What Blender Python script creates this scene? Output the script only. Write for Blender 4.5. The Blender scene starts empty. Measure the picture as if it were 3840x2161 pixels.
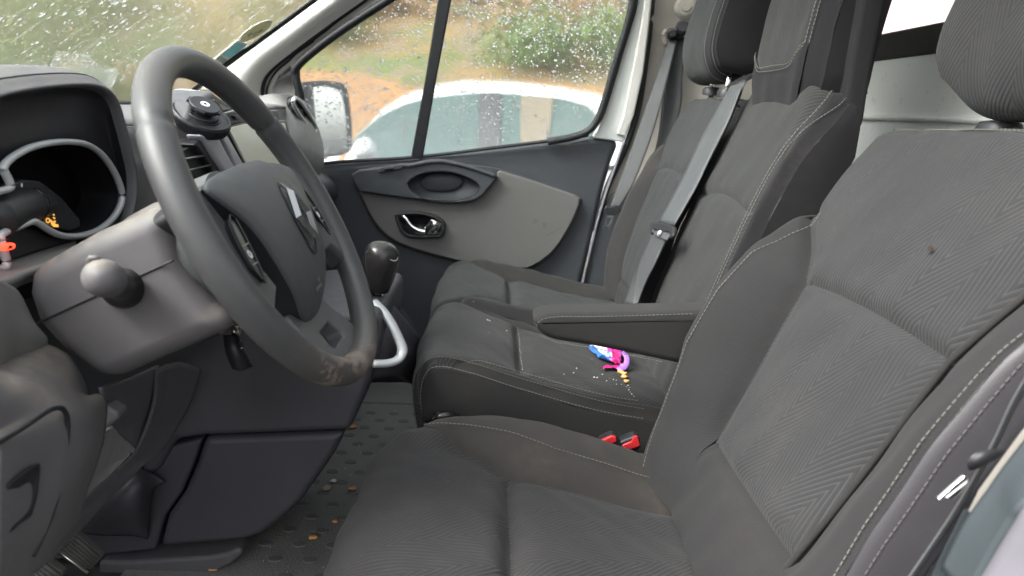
import bpy, bmesh, math, random
import numpy as np
from mathutils import Vector, Matrix
random.seed(7); rng = np.random.default_rng(7)
SC = bpy.context.scene; COL = SC.collection
R = math.radians
# ------------------------------------------------------------------ camera, sky, light, exposure
CAMZ, PITCH, YAW, ROLL, LENS = 0.80, 14.2, 2.0, 3.0, 24.5
_p, _y, _r = R(PITCH), R(YAW), R(ROLL)
FW = np.array([math.sin(_y)*math.cos(_p), math.cos(_y)*math.cos(_p), -math.sin(_p)])
_rt = np.array([math.cos(_y), -math.sin(_y), 0.0]); _up = np.cross(_rt, FW)
RT = _rt*math.cos(_r)+_up*math.sin(_r); UP = _up*math.cos(_r)-_rt*math.sin(_r)
CAM = np.array([0, 0, CAMZ])
cd = bpy.data.cameras.new('camera'); co = bpy.data.objects.new('camera', cd); COL.objects.link(co)
cd.lens = LENS; cd.sensor_width = 36; cd.clip_start = 0.02; cd.clip_end = 400
M = Matrix(((RT[0], UP[0], -FW[0], 0), (RT[1], UP[1], -FW[1], 0), (RT[2], UP[2], -FW[2], CAMZ), (0, 0, 0, 1)))
co.matrix_world = M
cd.dof.use_dof = True; cd.dof.focus_distance = 1.0; cd.dof.aperture_fstop = 6.5
SC.camera = co
W = bpy.data.worlds.new('World'); SC.world = W; W.use_nodes = True
wn = W.node_tree; wn.nodes.clear()
sky = wn.nodes.new('ShaderNodeTexSky'); sky.sky_type = 'NISHITA'; sky.sun_disc = False
SUN_EL, SUN_ROT = 46.0, 243.0
sky.sun_elevation = R(SUN_EL); sky.sun_rotation = R(SUN_ROT); sky.dust_density = 4; sky.air_density = 1.5
hs = wn.nodes.new('ShaderNodeHueSaturation'); hs.inputs['Saturation'].default_value = 0.18
bg = wn.nodes.new('ShaderNodeBackground'); bg.inputs['Strength'].default_value = 0.14
ow = wn.nodes.new('ShaderNodeOutputWorld')
wn.links.new(sky.outputs[0], hs.inputs['Color']); wn.links.new(hs.outputs[0], bg.inputs[0]); wn.links.new(bg.outputs[0], ow.inputs[0])
sd = bpy.data.lights.new('sun', 'SUN'); sd.energy = 1.5; sd.angle = R(25); sd.color = (1, 0.97, 0.93)
so = bpy.data.objects.new('sun', sd); COL.objects.link(so)
_d = Vector((math.sin(R(SUN_ROT))*math.cos(R(SUN_EL)), math.cos(R(SUN_ROT))*math.cos(R(SUN_EL)), math.sin(R(SUN_EL))))
so.rotation_euler = _d.to_track_quat('Z', 'Y').to_euler(); so.location = (0, -3, 6)
vs = SC.view_settings; vs.view_transform = 'Standard'; vs.look = 'None'; vs.exposure = 1.75; vs.gamma = 1; vs.use_curve_mapping = False
SC.cycles.use_denoising = True; SC.cycles.max_bounces = 8; SC.cycles.diffuse_bounces = 4; SC.cycles.transmission_bounces = 6; SC.cycles.transparent_max_bounces = 12
SC.cycles.sample_clamp_indirect = 6; SC.cycles.caustics_reflective = False

# ------------------------------------------------------------------ measuring helpers: a photo position + a known depth -> a point in the van
FPX = 3840*LENS/36
CR = dict(A=(480,140,.91),B=(0,240,.5932),C=(600,300,.3172),D=(700,600,.4551),E=(0,900,.5517),G=(0,1400,.5249),H=(1200,560,.4658),
 I=(800,0,.4414),J=(2150,0,.4828),K=(2150,500,.4828),L=(3000,0,.4828),M=(3200,1200,.6625),N=(1500,900,.5517),O=(0,0,1.4907),
 Q5=(1200,900,.8696),Q6=(2300,700,1.0079),Q3=(2200,0,.7448),Q2=(1000,0,.7447),Q4=(0,1000,.8009))
def ray(k, x, y):
    a, b, c = CR[k]; u, v = a+x*c, b+y*c
    return FW+RT*(u-1920)/FPX+UP*(1080.5-v)/FPX
def aY(k, x, y, d): r = ray(k, x, y); return CAM+r*(d/r[1])
def aX(k, x, y, d): r = ray(k, x, y); return CAM+r*(d/r[0])
def aZ(k, x, y, d): r = ray(k, x, y); return CAM+r*((d-CAMZ)/r[2])
def aP(k, x, y, p0, n):
    r = ray(k, x, y); n = np.asarray(n, float); return CAM+r*(np.dot(np.asarray(p0)-CAM, n)/np.dot(r, n))
def lY(k, pts, d): return [aY(k, x, y, d) for x, y in pts]
def unit(v): v = np.asarray(v, float); return v/np.linalg.norm(v)

# ------------------------------------------------------------------ materials
MATS = {}
def nd(nt, t, **kw):
    n = nt.nodes.new(t)
    for k, v in kw.items():
        if k.startswith('i_'):
            key = k[2:]; key = int(key) if key.isdigit() else key.replace('_', ' ')
            n.inputs[key].default_value = v
        else: setattr(n, k, v)
    return n
def math_(nt, op, a, b=None, c=None, clamp=False):
    n = nt.nodes.new('ShaderNodeMath'); n.operation = op; n.use_clamp = clamp
    for i, v in enumerate((a, b, c)):
        if v is None: continue
        if isinstance(v, (int, float)): n.inputs[i].default_value = v
        else: nt.links.new(v, n.inputs[i])
    return n.outputs[0]
def mix_(nt, fac, a, b):
    n = nt.nodes.new('ShaderNodeMix'); n.data_type = 'RGBA'
    for s, v in ((n.inputs[0], fac), (n.inputs[6], a), (n.inputs[7], b)):
        if isinstance(v, (int, float)): s.default_value = v
        elif isinstance(v, tuple): s.default_value = (*v[:3], 1)
        else: nt.links.new(v, s)
    return n.outputs[2]
def ramp_(nt, f, p0, p1):
    n = nt.nodes.new('ShaderNodeMapRange'); n.interpolation_type = 'SMOOTHSTEP'
    nt.links.new(f, n.inputs[0]); n.inputs[1].default_value = p0; n.inputs[2].default_value = p1
    return n.outputs[0]
def noise_(nt, vec, scale, detail=3, rough=.55):
    n = nd(nt, 'ShaderNodeTexNoise'); n.inputs['Scale'].default_value = scale; n.inputs['Detail'].default_value = detail; n.inputs['Roughness'].default_value = rough
    if vec is not None: nt.links.new(vec, n.inputs['Vector'])
    return n.outputs['Fac']
def base(name, rough=.5, spec=.5, metal=0):
    m = bpy.data.materials.new(name); m.use_nodes = True; nt = m.node_tree; b = nt.nodes['Principled BSDF']
    b.inputs['Roughness'].default_value = rough; b.inputs['Specular IOR Level'].default_value = spec; b.inputs['Metallic'].default_value = metal
    tc = nd(nt, 'ShaderNodeTexCoord'); MATS[name] = m
    return m, nt, b, tc
def bump_(nt, b, h, strength, dist):
    n = nd(nt, 'ShaderNodeBump'); n.inputs['Strength'].default_value = strength; n.inputs['Distance'].default_value = dist
    nt.links.new(h, n.inputs['Height']); nt.links.new(n.outputs[0], b.inputs['Normal'])
def plastic(name, col, rough=.5, grain=900, gs=.25, dirt=.25, dirtcol=(.12,.10,.085), var=.12, spec=.4, metal=0, gd=.0006, dust=0):
    m, nt, b, tc = base(name, rough, spec, metal); v = tc.outputs['Object']
    n1 = noise_(nt, v, 9, 4); n2 = noise_(nt, v, 46, 5, .65)
    c = mix_(nt, math_(nt, 'MULTIPLY', n1, 1), tuple(x*(1-var) for x in col), tuple(x*(1+var) for x in col))
    if dirt:
        d = math_(nt, 'MULTIPLY', math_(nt, 'MULTIPLY', ramp_(nt, n1, .5, .75), ramp_(nt, n2, .45, .75)), dirt)
        c = mix_(nt, d, c, dirtcol)
    if dust:
        gm = nd(nt, 'ShaderNodeNewGeometry'); sn = nd(nt, 'ShaderNodeSeparateXYZ'); nt.links.new(gm.outputs['Normal'], sn.inputs[0])   # settled dust on upward faces
        c = mix_(nt, math_(nt, 'MULTIPLY', math_(nt, 'MULTIPLY', ramp_(nt, sn.outputs[2], .25, .95), ramp_(nt, n2, .25, .7)), dust), c, (.30,.26,.20))
    nt.links.new(c, b.inputs['Base Color'])
    rr = math_(nt, 'ADD', math_(nt, 'MULTIPLY', n2, .25), rough-.12); nt.links.new(rr, b.inputs['Roughness'])
    if gs:
        vo = nd(nt, 'ShaderNodeTexVoronoi'); vo.inputs['Scale'].default_value = grain; nt.links.new(v, vo.inputs['Vector'])
        bump_(nt, b, vo.outputs['Distance'], gs, gd)
    return m
def plain(name, col, rough=.5, metal=0, spec=.5, emit=None, es=1):
    m, nt, b, tc = base(name, rough, spec, metal); b.inputs['Base Color'].default_value = (*col, 1)
    if emit: b.inputs['Emission Color'].default_value = (*emit, 1); b.inputs['Emission Strength'].default_value = es
    return m
def fabric_plain(name, col, dirt=.35, dirtcol=(.16,.12,.09), weave=950):
    m, nt, b, tc = base(name, .9, .15); v = tc.outputs['Object']; uv = tc.outputs['UV']
    n1 = noise_(nt, v, 7, 4); n2 = noise_(nt, v, 60, 4, .7)
    c = mix_(nt, n1, tuple(x*.82 for x in col), tuple(x*1.2 for x in col))
    d = math_(nt, 'MULTIPLY', math_(nt, 'MULTIPLY', ramp_(nt, n1, .48, .72), ramp_(nt, n2, .35, .8)), dirt)
    c = mix_(nt, d, c, dirtcol)
    sp = nd(nt, 'ShaderNodeSeparateXYZ'); nt.links.new(uv, sp.inputs[0])
    a = math_(nt, 'SINE', math_(nt, 'MULTIPLY', math_(nt, 'ADD', sp.outputs[0], math_(nt, 'MULTIPLY', sp.outputs[1], .8)), 6.283*420))
    h = math_(nt, 'ADD', math_(nt, 'MULTIPLY', a, .5), noise_(nt, v, weave, 2))
    c = mix_(nt, math_(nt, 'MULTIPLY', math_(nt, 'ADD', a, 1), .10), c, tuple(x*1.7 for x in col))
    nt.links.new(c, b.inputs['Base Color']); bump_(nt, b, h, .5, .0006)
    b.inputs['Sheen Weight'].default_value = .06; b.inputs['Sheen Roughness'].default_value = .5
    return m
def fabric_chevron(name, col, line, ang=20, half=20, band=.034, spacing=.0036, dirt=.3, dirtcol=(.16,.12,.09), sgn=-1, ls=.62):
    m, nt, b, tc = base(name, .9, .15); v = tc.outputs['Object']; uv = tc.outputs['UV']
    sp = nd(nt, 'ShaderNodeSeparateXYZ'); nt.links.new(uv, sp.inputs[0]); U, V = sp.outputs[0], sp.outputs[1]
    ca, sa = math.cos(R(ang)), math.sin(R(ang))*sgn
    p = math_(nt, 'SUBTRACT', math_(nt, 'MULTIPLY', U, ca), math_(nt, 'MULTIPLY', V, sa))
    q = math_(nt, 'ADD', math_(nt, 'MULTIPLY', U, sa), math_(nt, 'MULTIPLY', V, ca))
    p = math_(nt, 'ADD', p, 5.0)
    # bands of alternating width
    pp = math_(nt, 'PINGPONG', p, band)
    ph = math_(nt, 'ADD', math_(nt, 'MULTIPLY', pp, math.cos(R(half))), math_(nt, 'MULTIPLY', q, math.sin(R(half))))
    ph = math_(nt, 'MULTIPLY', ph, 6.2832/spacing)
    s = math_(nt, 'SINE', ph)
    ln = ramp_(nt, s, .35, .98)
    n1 = noise_(nt, v, 6, 4); n2 = noise_(nt, v, 55, 4, .7); n3 = noise_(nt, v, 1500, 2)
    fade = ramp_(nt, noise_(nt, v, 11, 2), .25, .6)
    lf = math_(nt, 'MULTIPLY', math_(nt, 'MULTIPLY', ln, math_(nt, 'ADD', math_(nt, 'MULTIPLY', fade, .6), .4)), ls)
    c = mix_(nt, n1, tuple(x*.82 for x in col), tuple(x*1.18 for x in col))
    c = mix_(nt, lf, c, line)
    d = math_(nt, 'MULTIPLY', math_(nt, 'MULTIPLY', ramp_(nt, n1, .5, .72), ramp_(nt, n2, .35, .8)), dirt)
    c = mix_(nt, d, c, dirtcol)
    c = mix_(nt, math_(nt, 'MULTIPLY', n3, .25), c, tuple(x*.4 for x in col))
    nt.links.new(c, b.inputs['Base Color'])
    h = math_(nt, 'ADD', math_(nt, 'MULTIPLY', s, .6), math_(nt, 'MULTIPLY', n3, .6))
    bump_(nt, b, h, .42, .0010)
    b.inputs['Sheen Weight'].default_value = .06; b.inputs['Sheen Roughness'].default_value = .5
    return m
def glass(name, haze=.08, tint=(.93,.97,.96), hz=(.85,.9,.9), streak=False, refl=.8, blur=(.62, .36)):
    m = bpy.data.materials.new(name); m.use_nodes = True; nt = m.node_tree; nt.nodes.clear(); MATS[name] = m
    tc = nd(nt, 'ShaderNodeTexCoord'); v = tc.outputs['Object']
    tr = nd(nt, 'ShaderNodeBsdfTransparent'); tr.inputs[0].default_value = (*tint, 1)
    gl = nd(nt, 'ShaderNodeBsdfGlossy'); gl.inputs['Roughness'].default_value = .02
    tl = nd(nt, 'ShaderNodeBsdfTranslucent'); tl.inputs[0].default_value = (*hz, 1)
    lw = nd(nt, 'ShaderNodeLayerWeight'); fr5 = math_(nt, 'ADD', math_(nt, 'MULTIPLY', math_(nt, 'POWER', lw.outputs['Facing'], 5), refl), .03)
    if streak:
        mp = nd(nt, 'ShaderNodeMapping'); mp.inputs['Scale'].default_value = (4, 42, 4)
        nt.links.new(v, mp.inputs[0]); h = noise_(nt, mp.outputs[0], 3.2, 6, .7)
        f = math_(nt, 'ADD', math_(nt, 'MULTIPLY', ramp_(nt, h, .48, .72), haze*1.6), haze*.5)
    else:
        gm = nd(nt, 'ShaderNodeNewGeometry'); sz = nd(nt, 'ShaderNodeSeparateXYZ'); nt.links.new(gm.outputs['Position'], sz.inputs[0])   # breath mist settled low on the pane
        low_ = ramp_(nt, math_(nt, 'ADD', sz.outputs[2], math_(nt, 'MULTIPLY', noise_(nt, v, 7, 3), .12)), .98, .74)
        f = math_(nt, 'MULTIPLY', math_(nt, 'ADD', noise_(nt, v, 5, 5, .6), noise_(nt, v, 60, 3, .6)), math_(nt, 'ADD', math_(nt, 'MULTIPLY', low_, haze*1.6), haze))
    rf = nd(nt, 'ShaderNodeBsdfRefraction'); rf.inputs[0].default_value = (*tint, 1); rf.inputs['Roughness'].default_value = blur[1]; rf.inputs['IOR'].default_value = 1.05
    m0 = nd(nt, 'ShaderNodeMixShader'); m0.inputs[0].default_value = blur[0]; nt.links.new(tr.outputs[0], m0.inputs[1]); nt.links.new(rf.outputs[0], m0.inputs[2])
    m1 = nd(nt, 'ShaderNodeMixShader'); nt.links.new(f, m1.inputs[0]); nt.links.new(m0.outputs[0], m1.inputs[1]); nt.links.new(tl.outputs[0], m1.inputs[2])
    m2 = nd(nt, 'ShaderNodeMixShader'); nt.links.new(fr5, m2.inputs[0]); nt.links.new(m1.outputs[0], m2.inputs[1]); nt.links.new(gl.outputs[0], m2.inputs[2])
    o = nd(nt, 'ShaderNodeOutputMaterial'); nt.links.new(m2.outputs[0], o.inputs[0])
    return m
plastic('dash_plastic', (.085,.083,.09), .5, 1100, .3)
plastic('dash_light', (.20,.195,.19), .55, 1100, .3, .5)
plastic('dash_face', (.15,.147,.147), .55, 1500, .4, .2)
plastic('gauge_dark', (.006,.006,.007), .7, 900, .1, .1, spec=.12)
plastic('knob_leather', (.028,.026,.026), .17, 900, .12, .35, (.07,.04,.03))
plastic('dash_top', (.105,.105,.112), .6, 1300, .35, dust=.2)
plastic('black_plastic', (.02,.02,.023), .42, 900, .2, .12)
plastic('dark_console', (.05,.048,.057), .5, 1300, .3, .3)
plastic('shroud', (.125,.118,.122), .5, 1500, .35, .35, (.2,.16,.11), dust=.55)
plastic('door_dark', (.05,.055,.062), .5, 1000, .3, .3)
plastic('door_grey', (.122,.120,.115), .6, 1200, .25, .45, (.11,.10,.09), .1)
plastic('pillar_grey', (.62,.61,.575), .65, 700, .15, .2, (.3,.27,.22), .05)
plastic('pillar_beige', (.46,.43,.38), .6, 700, .12, .2, (.3,.26,.2), .05)
plastic('white_paint', (.80,.83,.80), .3, 300, 0, .12, (.4,.4,.36), .04)
plastic('lilac_paint', (.16,.155,.175), .35, 300, 0, .2, (.3,.27,.25), .05)
plastic('rubber', (.018,.019,.021), .6, 600, .1, .2)
plastic('rubber_grey', (.045,.056,.062), .7, 500, .3, .6, (.25,.25,.22))
plastic('wheel_skin', (.075,.079,.08), .40, 1500, .35, .1, gd=.0006)
plastic('airbag_skin', (.066,.069,.072), .45, 1200, .5, .1, gd=.0008)
plastic('vinyl', (.040,.038,.043), .44, 900, .15, .1, gd=.0008)
plastic('webbing', (.055,.057,.06), .62, 1500, .4, .1)
plastic('webbing_light', (.07,.074,.078), .5, 1500, .4, .1)
plastic('mat_rubber', (.17,.171,.162), .65, 260, .5, .9, (.17,.16,.14), .3, gd=.002)
plastic('pedal_rubber', (.05,.048,.045), .7, 400, .4, .8, (.14,.12,.1), .3)
plastic('mat_stud', (.12,.121,.114), .8, 500, .4, .7, (.15,.14,.12), .3)
plastic('floor_dark', (.03,.03,.032), .7, 300, .4, .7, (.12,.11,.1))
plastic('silver', (.44,.45,.46), .35, 900, .05, .12, metal=.2)
plastic('trim_silver', (.40,.39,.42), .4, 900, .05, .2)
plain('burn', (.03,.02,.015), .9)
plain('badge_metal', (.36,.36,.37), .25, 1)
plastic('screen', (.86,.83,.70), .18, 300, 0, .35, (.5,.46,.36), .05)  # pale cream: the bright reflection on the glass is put into the base colour
plain('chrome', (.85,.85,.84), .12, 1)
plain('steel', (.6,.58,.52), .28, 1)
plain('gloss_black', (.012,.012,.014), .15)
plain('red_plastic', (.62,.03,.035), .3)
plain('red_lamp', (.8,.04,.02), .4, emit=(1,.05,.02), es=1.2)
plain('ink', (.2,.22,.3), .8)
plain('thread', (.135,.13,.118), .8)
plain('thread_dark', (.11,.10,.095), .8)
plain('orange_mark', (.8,.42,.08), .5, emit=(1,.5,.1), es=.25)  # marks glow faintly by themselves although the dial is unlit
plain('white_mark', (.8,.8,.8), .5)
plain('mirror_glass', (.9,.92,.92), .02, 1)
plain('seed', (.62,.33,.12), .6)
plain('crumb', (.75,.70,.58), .8)
plain('leaf_brown', (.5,.25,.12), .7)
plain('leaf_red', (.33,.12,.09), .7)
plain('stone_tan', (.36,.29,.22), .7)
plain('foil_blue', (.06,.22,.7), .3, .2); plain('foil_pink', (.75,.03,.25), .3, .2); plain('foil_violet', (.45,.2,.75), .3, .2); plain('foil_white', (.8,.8,.85), .35)
def thin(name, col):
    m = bpy.data.materials.new(name); m.use_nodes = True; nt = m.node_tree; nt.nodes.clear(); MATS[name] = m
    a = nd(nt, 'ShaderNodeBsdfDiffuse'); b_ = nd(nt, 'ShaderNodeBsdfTranslucent'); x = nd(nt, 'ShaderNodeMixShader'); o = nd(nt, 'ShaderNodeOutputMaterial')
    a.inputs[0].default_value = b_.inputs[0].default_value = (*col, 1); nt.links.new(a.outputs[0], x.inputs[1]); nt.links.new(b_.outputs[0], x.inputs[2]); nt.links.new(x.outputs[0], o.inputs[0])
thin('sticker_yellow', (.95,.93,.62)); thin('sticker_white', (.95,.97,.95)); thin('sticker_teal', (.38,.78,.78)); thin('sticker_grey', (.35,.38,.34)); thin('paper', (.75,.76,.82))
plain('unused', (.72,.70,.42), .5); plain('sticker_white', (.75,.78,.74), .5); plain('sticker_teal', (.2,.55,.56), .5); plain('sticker_grey', (.35,.38,.34), .5)
fabric_plain('fabric_bolster', (.025,.0242,.025), .25, (.09,.07,.055))
fabric_plain('fabric_bolster_b', (.026,.025,.025), .3, (.08,.062,.05))
fabric_plain('fabric_dirty', (.036,.033,.0315), .75, (.10,.076,.058))
fabric_plain('fabric_side', (.0145,.014,.0155), .1)
fabric_plain('fabric_seat_plain', (.030,.0315,.0325), .15, (.08,.07,.06))
fabric_chevron('fabric_back', (.034,.034,.035), (.072,.072,.074), band=.042, spacing=.0052, dirt=.15)
fabric_chevron('fabric_cushion', (.034,.033,.034), (.078,.076,.076), band=.05, dirt=.4, dirtcol=(.085,.07,.06), spacing=.0052, ls=.5)
fabric_chevron('fabric_bench', (.031,.0312,.0315), (.072,.072,.071), band=.042, spacing=.0052, dirt=.25, dirtcol=(.08,.07,.058))
glass('side_glass', .085, hz=(.85,.9,.9)); glass('wind_glass', .04, (.93,.97,.95), (.85,.9,.88), True, 1.0, (.7, .42))
m, nt, b, tc = base('water', .02); b.inputs['Base Color'].default_value = (1, 1, 1, 1); b.inputs['Transmission Weight'].default_value = 1; b.inputs['IOR'].default_value = 1.33

# ------------------------------------------------------------------ mesh helpers
LOC = {}
def tag(o, label, cat, group=None, kind=None):
    if label: o['label'] = label
    if cat: o['category'] = cat
    if group: o['group'] = group
    if kind: o['kind'] = kind
    return o
def thing(name, label, cat, loc, group=None):
    o = bpy.data.objects.new(name, None); COL.objects.link(o); o.location = loc; o.empty_display_size = .05
    LOC[o] = np.asarray(loc, float); return tag(o, label, cat, group)
def mk(name, V, F, mat, parent=None, smooth=True, sharp=None, uv=None, bevel=0, seg=3, solid=0, subs=0):
    V = np.asarray(V, float).reshape(-1, 3)
    off = LOC[parent] if parent is not None else (V.min(0)+V.max(0))/2*np.array([1, 1, 0])+np.array([0, 0, V[:, 2].min()])
    me = bpy.data.meshes.new(name); me.from_pydata((V-off).tolist(), [], [tuple(int(i) for i in f) for f in F])
    me.materials.append(MATS[mat])
    if uv is not None:
        l = me.uv_layers.new(name='UVMap'); uv = np.asarray(uv, float)
        idx = np.zeros(len(me.loops), int); me.loops.foreach_get('vertex_index', idx)
        l.data.foreach_set('uv', uv[idx].ravel())
    if smooth: me.shade_smooth()
    if sharp: me.set_sharp_from_angle(angle=R(sharp))
    o = bpy.data.objects.new(name, me); COL.objects.link(o)
    if parent is not None: o.parent = parent
    else: o.location = off
    LOC[o] = off
    if solid:
        s = o.modifiers.new('solid', 'SOLIDIFY'); s.thickness = solid; s.offset = -1
    if bevel:
        b = o.modifiers.new('bevel', 'BEVEL'); b.width = bevel; b.segments = seg; b.limit_method = 'ANGLE'; b.angle_limit = R(32)
        w = o.modifiers.new('wn', 'WEIGHTED_NORMAL'); w.keep_sharp = True
    if subs:
        s = o.modifiers.new('sub', 'SUBSURF'); s.levels = subs; s.render_levels = subs
    return o
def spl(P, n, closed=False):
    """Catmull-Rom through the rows of P, n samples."""
    P = np.asarray(P, float); k = len(P)
    if closed: Q = np.vstack([P[-1:], P, P[:2]]); ns = k
    else: Q = np.vstack([2*P[:1]-P[1:2], P, 2*P[-1:]-P[-2:-1]]); ns = k-1
    t = np.linspace(0, ns, n, endpoint=not closed); i = np.minimum(t.astype(int), ns-1); f = (t-i)[:, None]
    a, b, c, d = Q[i], Q[i+1], Q[i+2], Q[i+3]
    return .5*((2*b)+(-a+c)*f+(2*a-5*b+4*c-d)*f**2+(-a+3*b-3*c+d)*f**3)
def even(P, n):
    P = np.asarray(P, float); d = np.r_[0, np.cumsum(np.linalg.norm(np.diff(P, axis=0), axis=1))]
    t = np.linspace(0, d[-1], n); return np.stack([np.interp(t, d, P[:, i]) for i in range(P.shape[1])], -1)
def gridF(m, n, closed=False):
    F = []
    for i in range(m-1):
        for j in range(n if closed else n-1):
            j2 = (j+1) % n; F.append((i*n+j, i*n+j2, (i+1)*n+j2, (i+1)*n+j))
    return F
def patch(name, rows, mat, parent=None, mu=8, mv=8, solid=.004, **kw):
    """smooth surface through a net of 3D points (rows x cols)"""
    rows = np.asarray(rows, float); m, n, _ = rows.shape
    A = np.stack([spl(r, (n-1)*mu+1) for r in rows]); B = np.stack([spl(A[:, j], (m-1)*mv+1) for j in range(A.shape[1])], 1)
    return mk(name, B, gridF(B.shape[0], B.shape[1]), mat, parent, solid=solid, **kw)
def tube(name, P, r, mat, parent=None, n=10, closed=False, flat=1, up=(0, 0, 1), res=None, caps=True, **kw):
    P = np.asarray(P, float)
    if res: P = spl(P, res, closed)
    k = len(P); T = (np.roll(P, -1, 0)-np.roll(P, 1, 0)) if closed else np.gradient(P, axis=0)
    T /= np.linalg.norm(T, axis=1)[:, None]+1e-12
    rr = np.interp(np.linspace(0, 1, k), np.linspace(0, 1, len(np.atleast_1d(r))), np.atleast_1d(r)) if np.size(r) > 1 else np.full(k, r)
    V = []
    for i in range(k):
        b = np.cross(T[i], up); b = unit(b) if np.linalg.norm(b) > 1e-6 else np.array([1., 0, 0]); c = np.cross(b, T[i])
        for j in range(n):
            a = 2*math.pi*j/n; V.append(P[i]+rr[i]*(math.cos(a)*b+flat*math.sin(a)*c))
    F = gridF(k, n, True)
    if closed: F += [((k-1)*n+j, (k-1)*n+(j+1) % n, (j+1) % n, j) for j in range(n)]
    elif caps: F += [tuple(range(n))[::-1], tuple((k-1)*n+j for j in range(n))]
    return mk(name, V, F, mat, parent, **kw)
def lathe(name, prof, o, ax, mat, parent=None, n=32, sharp=40, rib=None, **kw):
    """prof: (radius, height) list around the axis ax from the point o"""
    ax = unit(ax); a = unit(np.cross(ax, (0.3, 0.9, 0.2))); b = np.cross(ax, a); V = []
    for r_, h in prof:
        for j in range(n):
            t = 2*math.pi*j/n; V.append(np.asarray(o)+ax*h+r_*(math.cos(t)*a+math.sin(t)*b))
    F = gridF(len(prof), n, True); F += [tuple(range(n))[::-1], tuple((len(prof)-1)*n+j for j in range(n))]
    return mk(name, V, F, mat, parent, sharp=sharp, **kw)
def prism(name, P, vec, mat, parent=None, holes=(), bevel=.004, seg=3, smoothloop=0, **kw):
    """closed outline P (3D, near planar) given depth along vec, with optional holes"""
    def prep(L):
        L = np.asarray(L, float); return spl(L, smoothloop, True) if smoothloop else L
    loops = [prep(P)]+[prep(h) for h in holes]; bm = bmesh.new(); es = []
    for L in loops:
        vs_ = [bm.verts.new(p) for p in L]
        for i in range(len(vs_)): es.append(bm.edges.new((vs_[i], vs_[(i+1) % len(vs_)])))
    if holes:
        bmesh.ops.triangle_fill(bm, edges=es, use_beauty=True)
    else:
        bm.faces.new(bm.verts[:])
    ext = bmesh.ops.extrude_face_region(bm, geom=bm.faces[:])
    for v in ext['geom']:
        if isinstance(v, bmesh.types.BMVert): v.co += Vector(vec)
    bmesh.ops.recalc_face_normals(bm, faces=bm.faces[:]); bm.verts.index_update()
    V = [v.co[:] for v in bm.verts]; F = [[v.index for v in f.verts] for f in bm.faces]; bm.free()
    return mk(name, V, F, mat, parent, smooth=bool(bevel), bevel=bevel, seg=seg, **kw)
def rprism(name, P, vec, mat, parent=None, r=.02, n=150, sm=3, k=6, back=0, **kw):
    """closed outline given depth along vec with generously rounded front edges; r: one radius or one per outline point"""
    P = np.asarray(P, float); rr = np.full(len(P), r, float) if np.isscalar(r) else np.asarray(r, float)
    Q = even(np.vstack([np.c_[P, rr], np.r_[P[0], rr[0]][None]]), n+1)[:-1]
    for _ in range(sm): Q = .25*np.roll(Q, 1, 0)+.5*Q+.25*np.roll(Q, -1, 0)
    rr = Q[:, 3:4]; Q = Q[:, :3]; vec = np.asarray(vec, float); D = np.linalg.norm(vec); vh = vec/D
    T = np.roll(Q, -2, 0)-np.roll(Q, 2, 0); N = np.cross(T, vh); N /= np.linalg.norm(N, axis=1)[:, None]+1e-12
    area = sum(np.dot(np.cross(Q[i]-Q[0], Q[(i+1) % n]-Q[0]), vh) for i in range(n)); N = N*(1 if area > 0 else -1)
    L = []
    for j in range(k+1):
        t = math.pi/2*(1-j/k); L.append(Q+vh*(rr*(1-math.sin(t)))-N*(rr*(1-math.cos(t))))
    L.append(Q+vec); c = L[0].mean(0)
    V = np.vstack(L); F = gridF(len(L), n, True)+[tuple(range(n))[::-1], tuple((len(L)-1)*n+j for j in range(n))]
    return mk(name, V, F, mat, parent, sharp=55, **kw)
def loft(name, loops, mat, parent=None, n=48, cap=(False, True), smooth=True, **kw):
    """skin between closed loops of 3D points"""
    L = [spl(l, n, True) for l in loops]; V = np.vstack(L); F = gridF(len(L), n, True)
    if cap[0]: F.append(tuple(range(n))[::-1])
    if cap[1]: F.append(tuple((len(L)-1)*n+j for j in range(n)))
    return mk(name, V, F, mat, parent, smooth=smooth, **kw)
def ribbon(name, Lp, Rp, mat, parent=None, n=40, thick=.0016, ripple=0, **kw):
    A, B = spl(Lp, n), spl(Rp, n); cols = 7; V = []
    for i in range(n):
        for j in range(cols):
            t = j/(cols-1); p = A[i]*(1-t)+B[i]*t
            V.append(p)
    return mk(name, V, gridF(n, cols), mat, parent, solid=thick, **kw)
def boxes(name, items, mat, parent=None, **kw):
    """items: (centre, ax, ay, az half vectors)"""
    V, F = [], []
    for c, a, b, d in items:
        c, a, b, d = map(np.asarray, (c, a, b, d)); k = len(V)
        for s in ((-1,-1,-1),(1,-1,-1),(1,1,-1),(-1,1,-1),(-1,-1,1),(1,-1,1),(1,1,1),(-1,1,1)): V.append(c+s[0]*a+s[1]*b+s[2]*d)
        F += [tuple(k+i for i in f) for f in ((0,3,2,1),(4,5,6,7),(0,1,5,4),(1,2,6,5),(2,3,7,6),(3,0,4,7))]
    return mk(name, V, F, mat, parent, smooth=False, **kw)
def stitches(name, P, nrm, mat, parent, step=.0062, dash=.0046, w=.00045, off=.0004):
    P = np.asarray(P, float); d = np.linalg.norm(np.diff(P, axis=0), axis=1).sum(); n = max(4, int(d/step))
    Q = even(P, n*2+1); Nn = even(np.asarray(nrm, float), n*2+1) if np.ndim(nrm) == 2 else np.tile(nrm, (n*2+1, 1))
    it = []
    for i in range(n):
        a, b = Q[2*i], Q[2*i+1]+(Q[2*i+1]-Q[2*i])*.4; t = unit(b-a); nn = unit(Nn[2*i]); s = np.cross(t, nn); s = unit(s) if np.linalg.norm(s) > 1e-6 else s
        it.append(((a+b)/2+nn*off, t*np.linalg.norm(b-a)/2, s*w, nn*w))
    return boxes(name, it, mat, parent)
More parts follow.
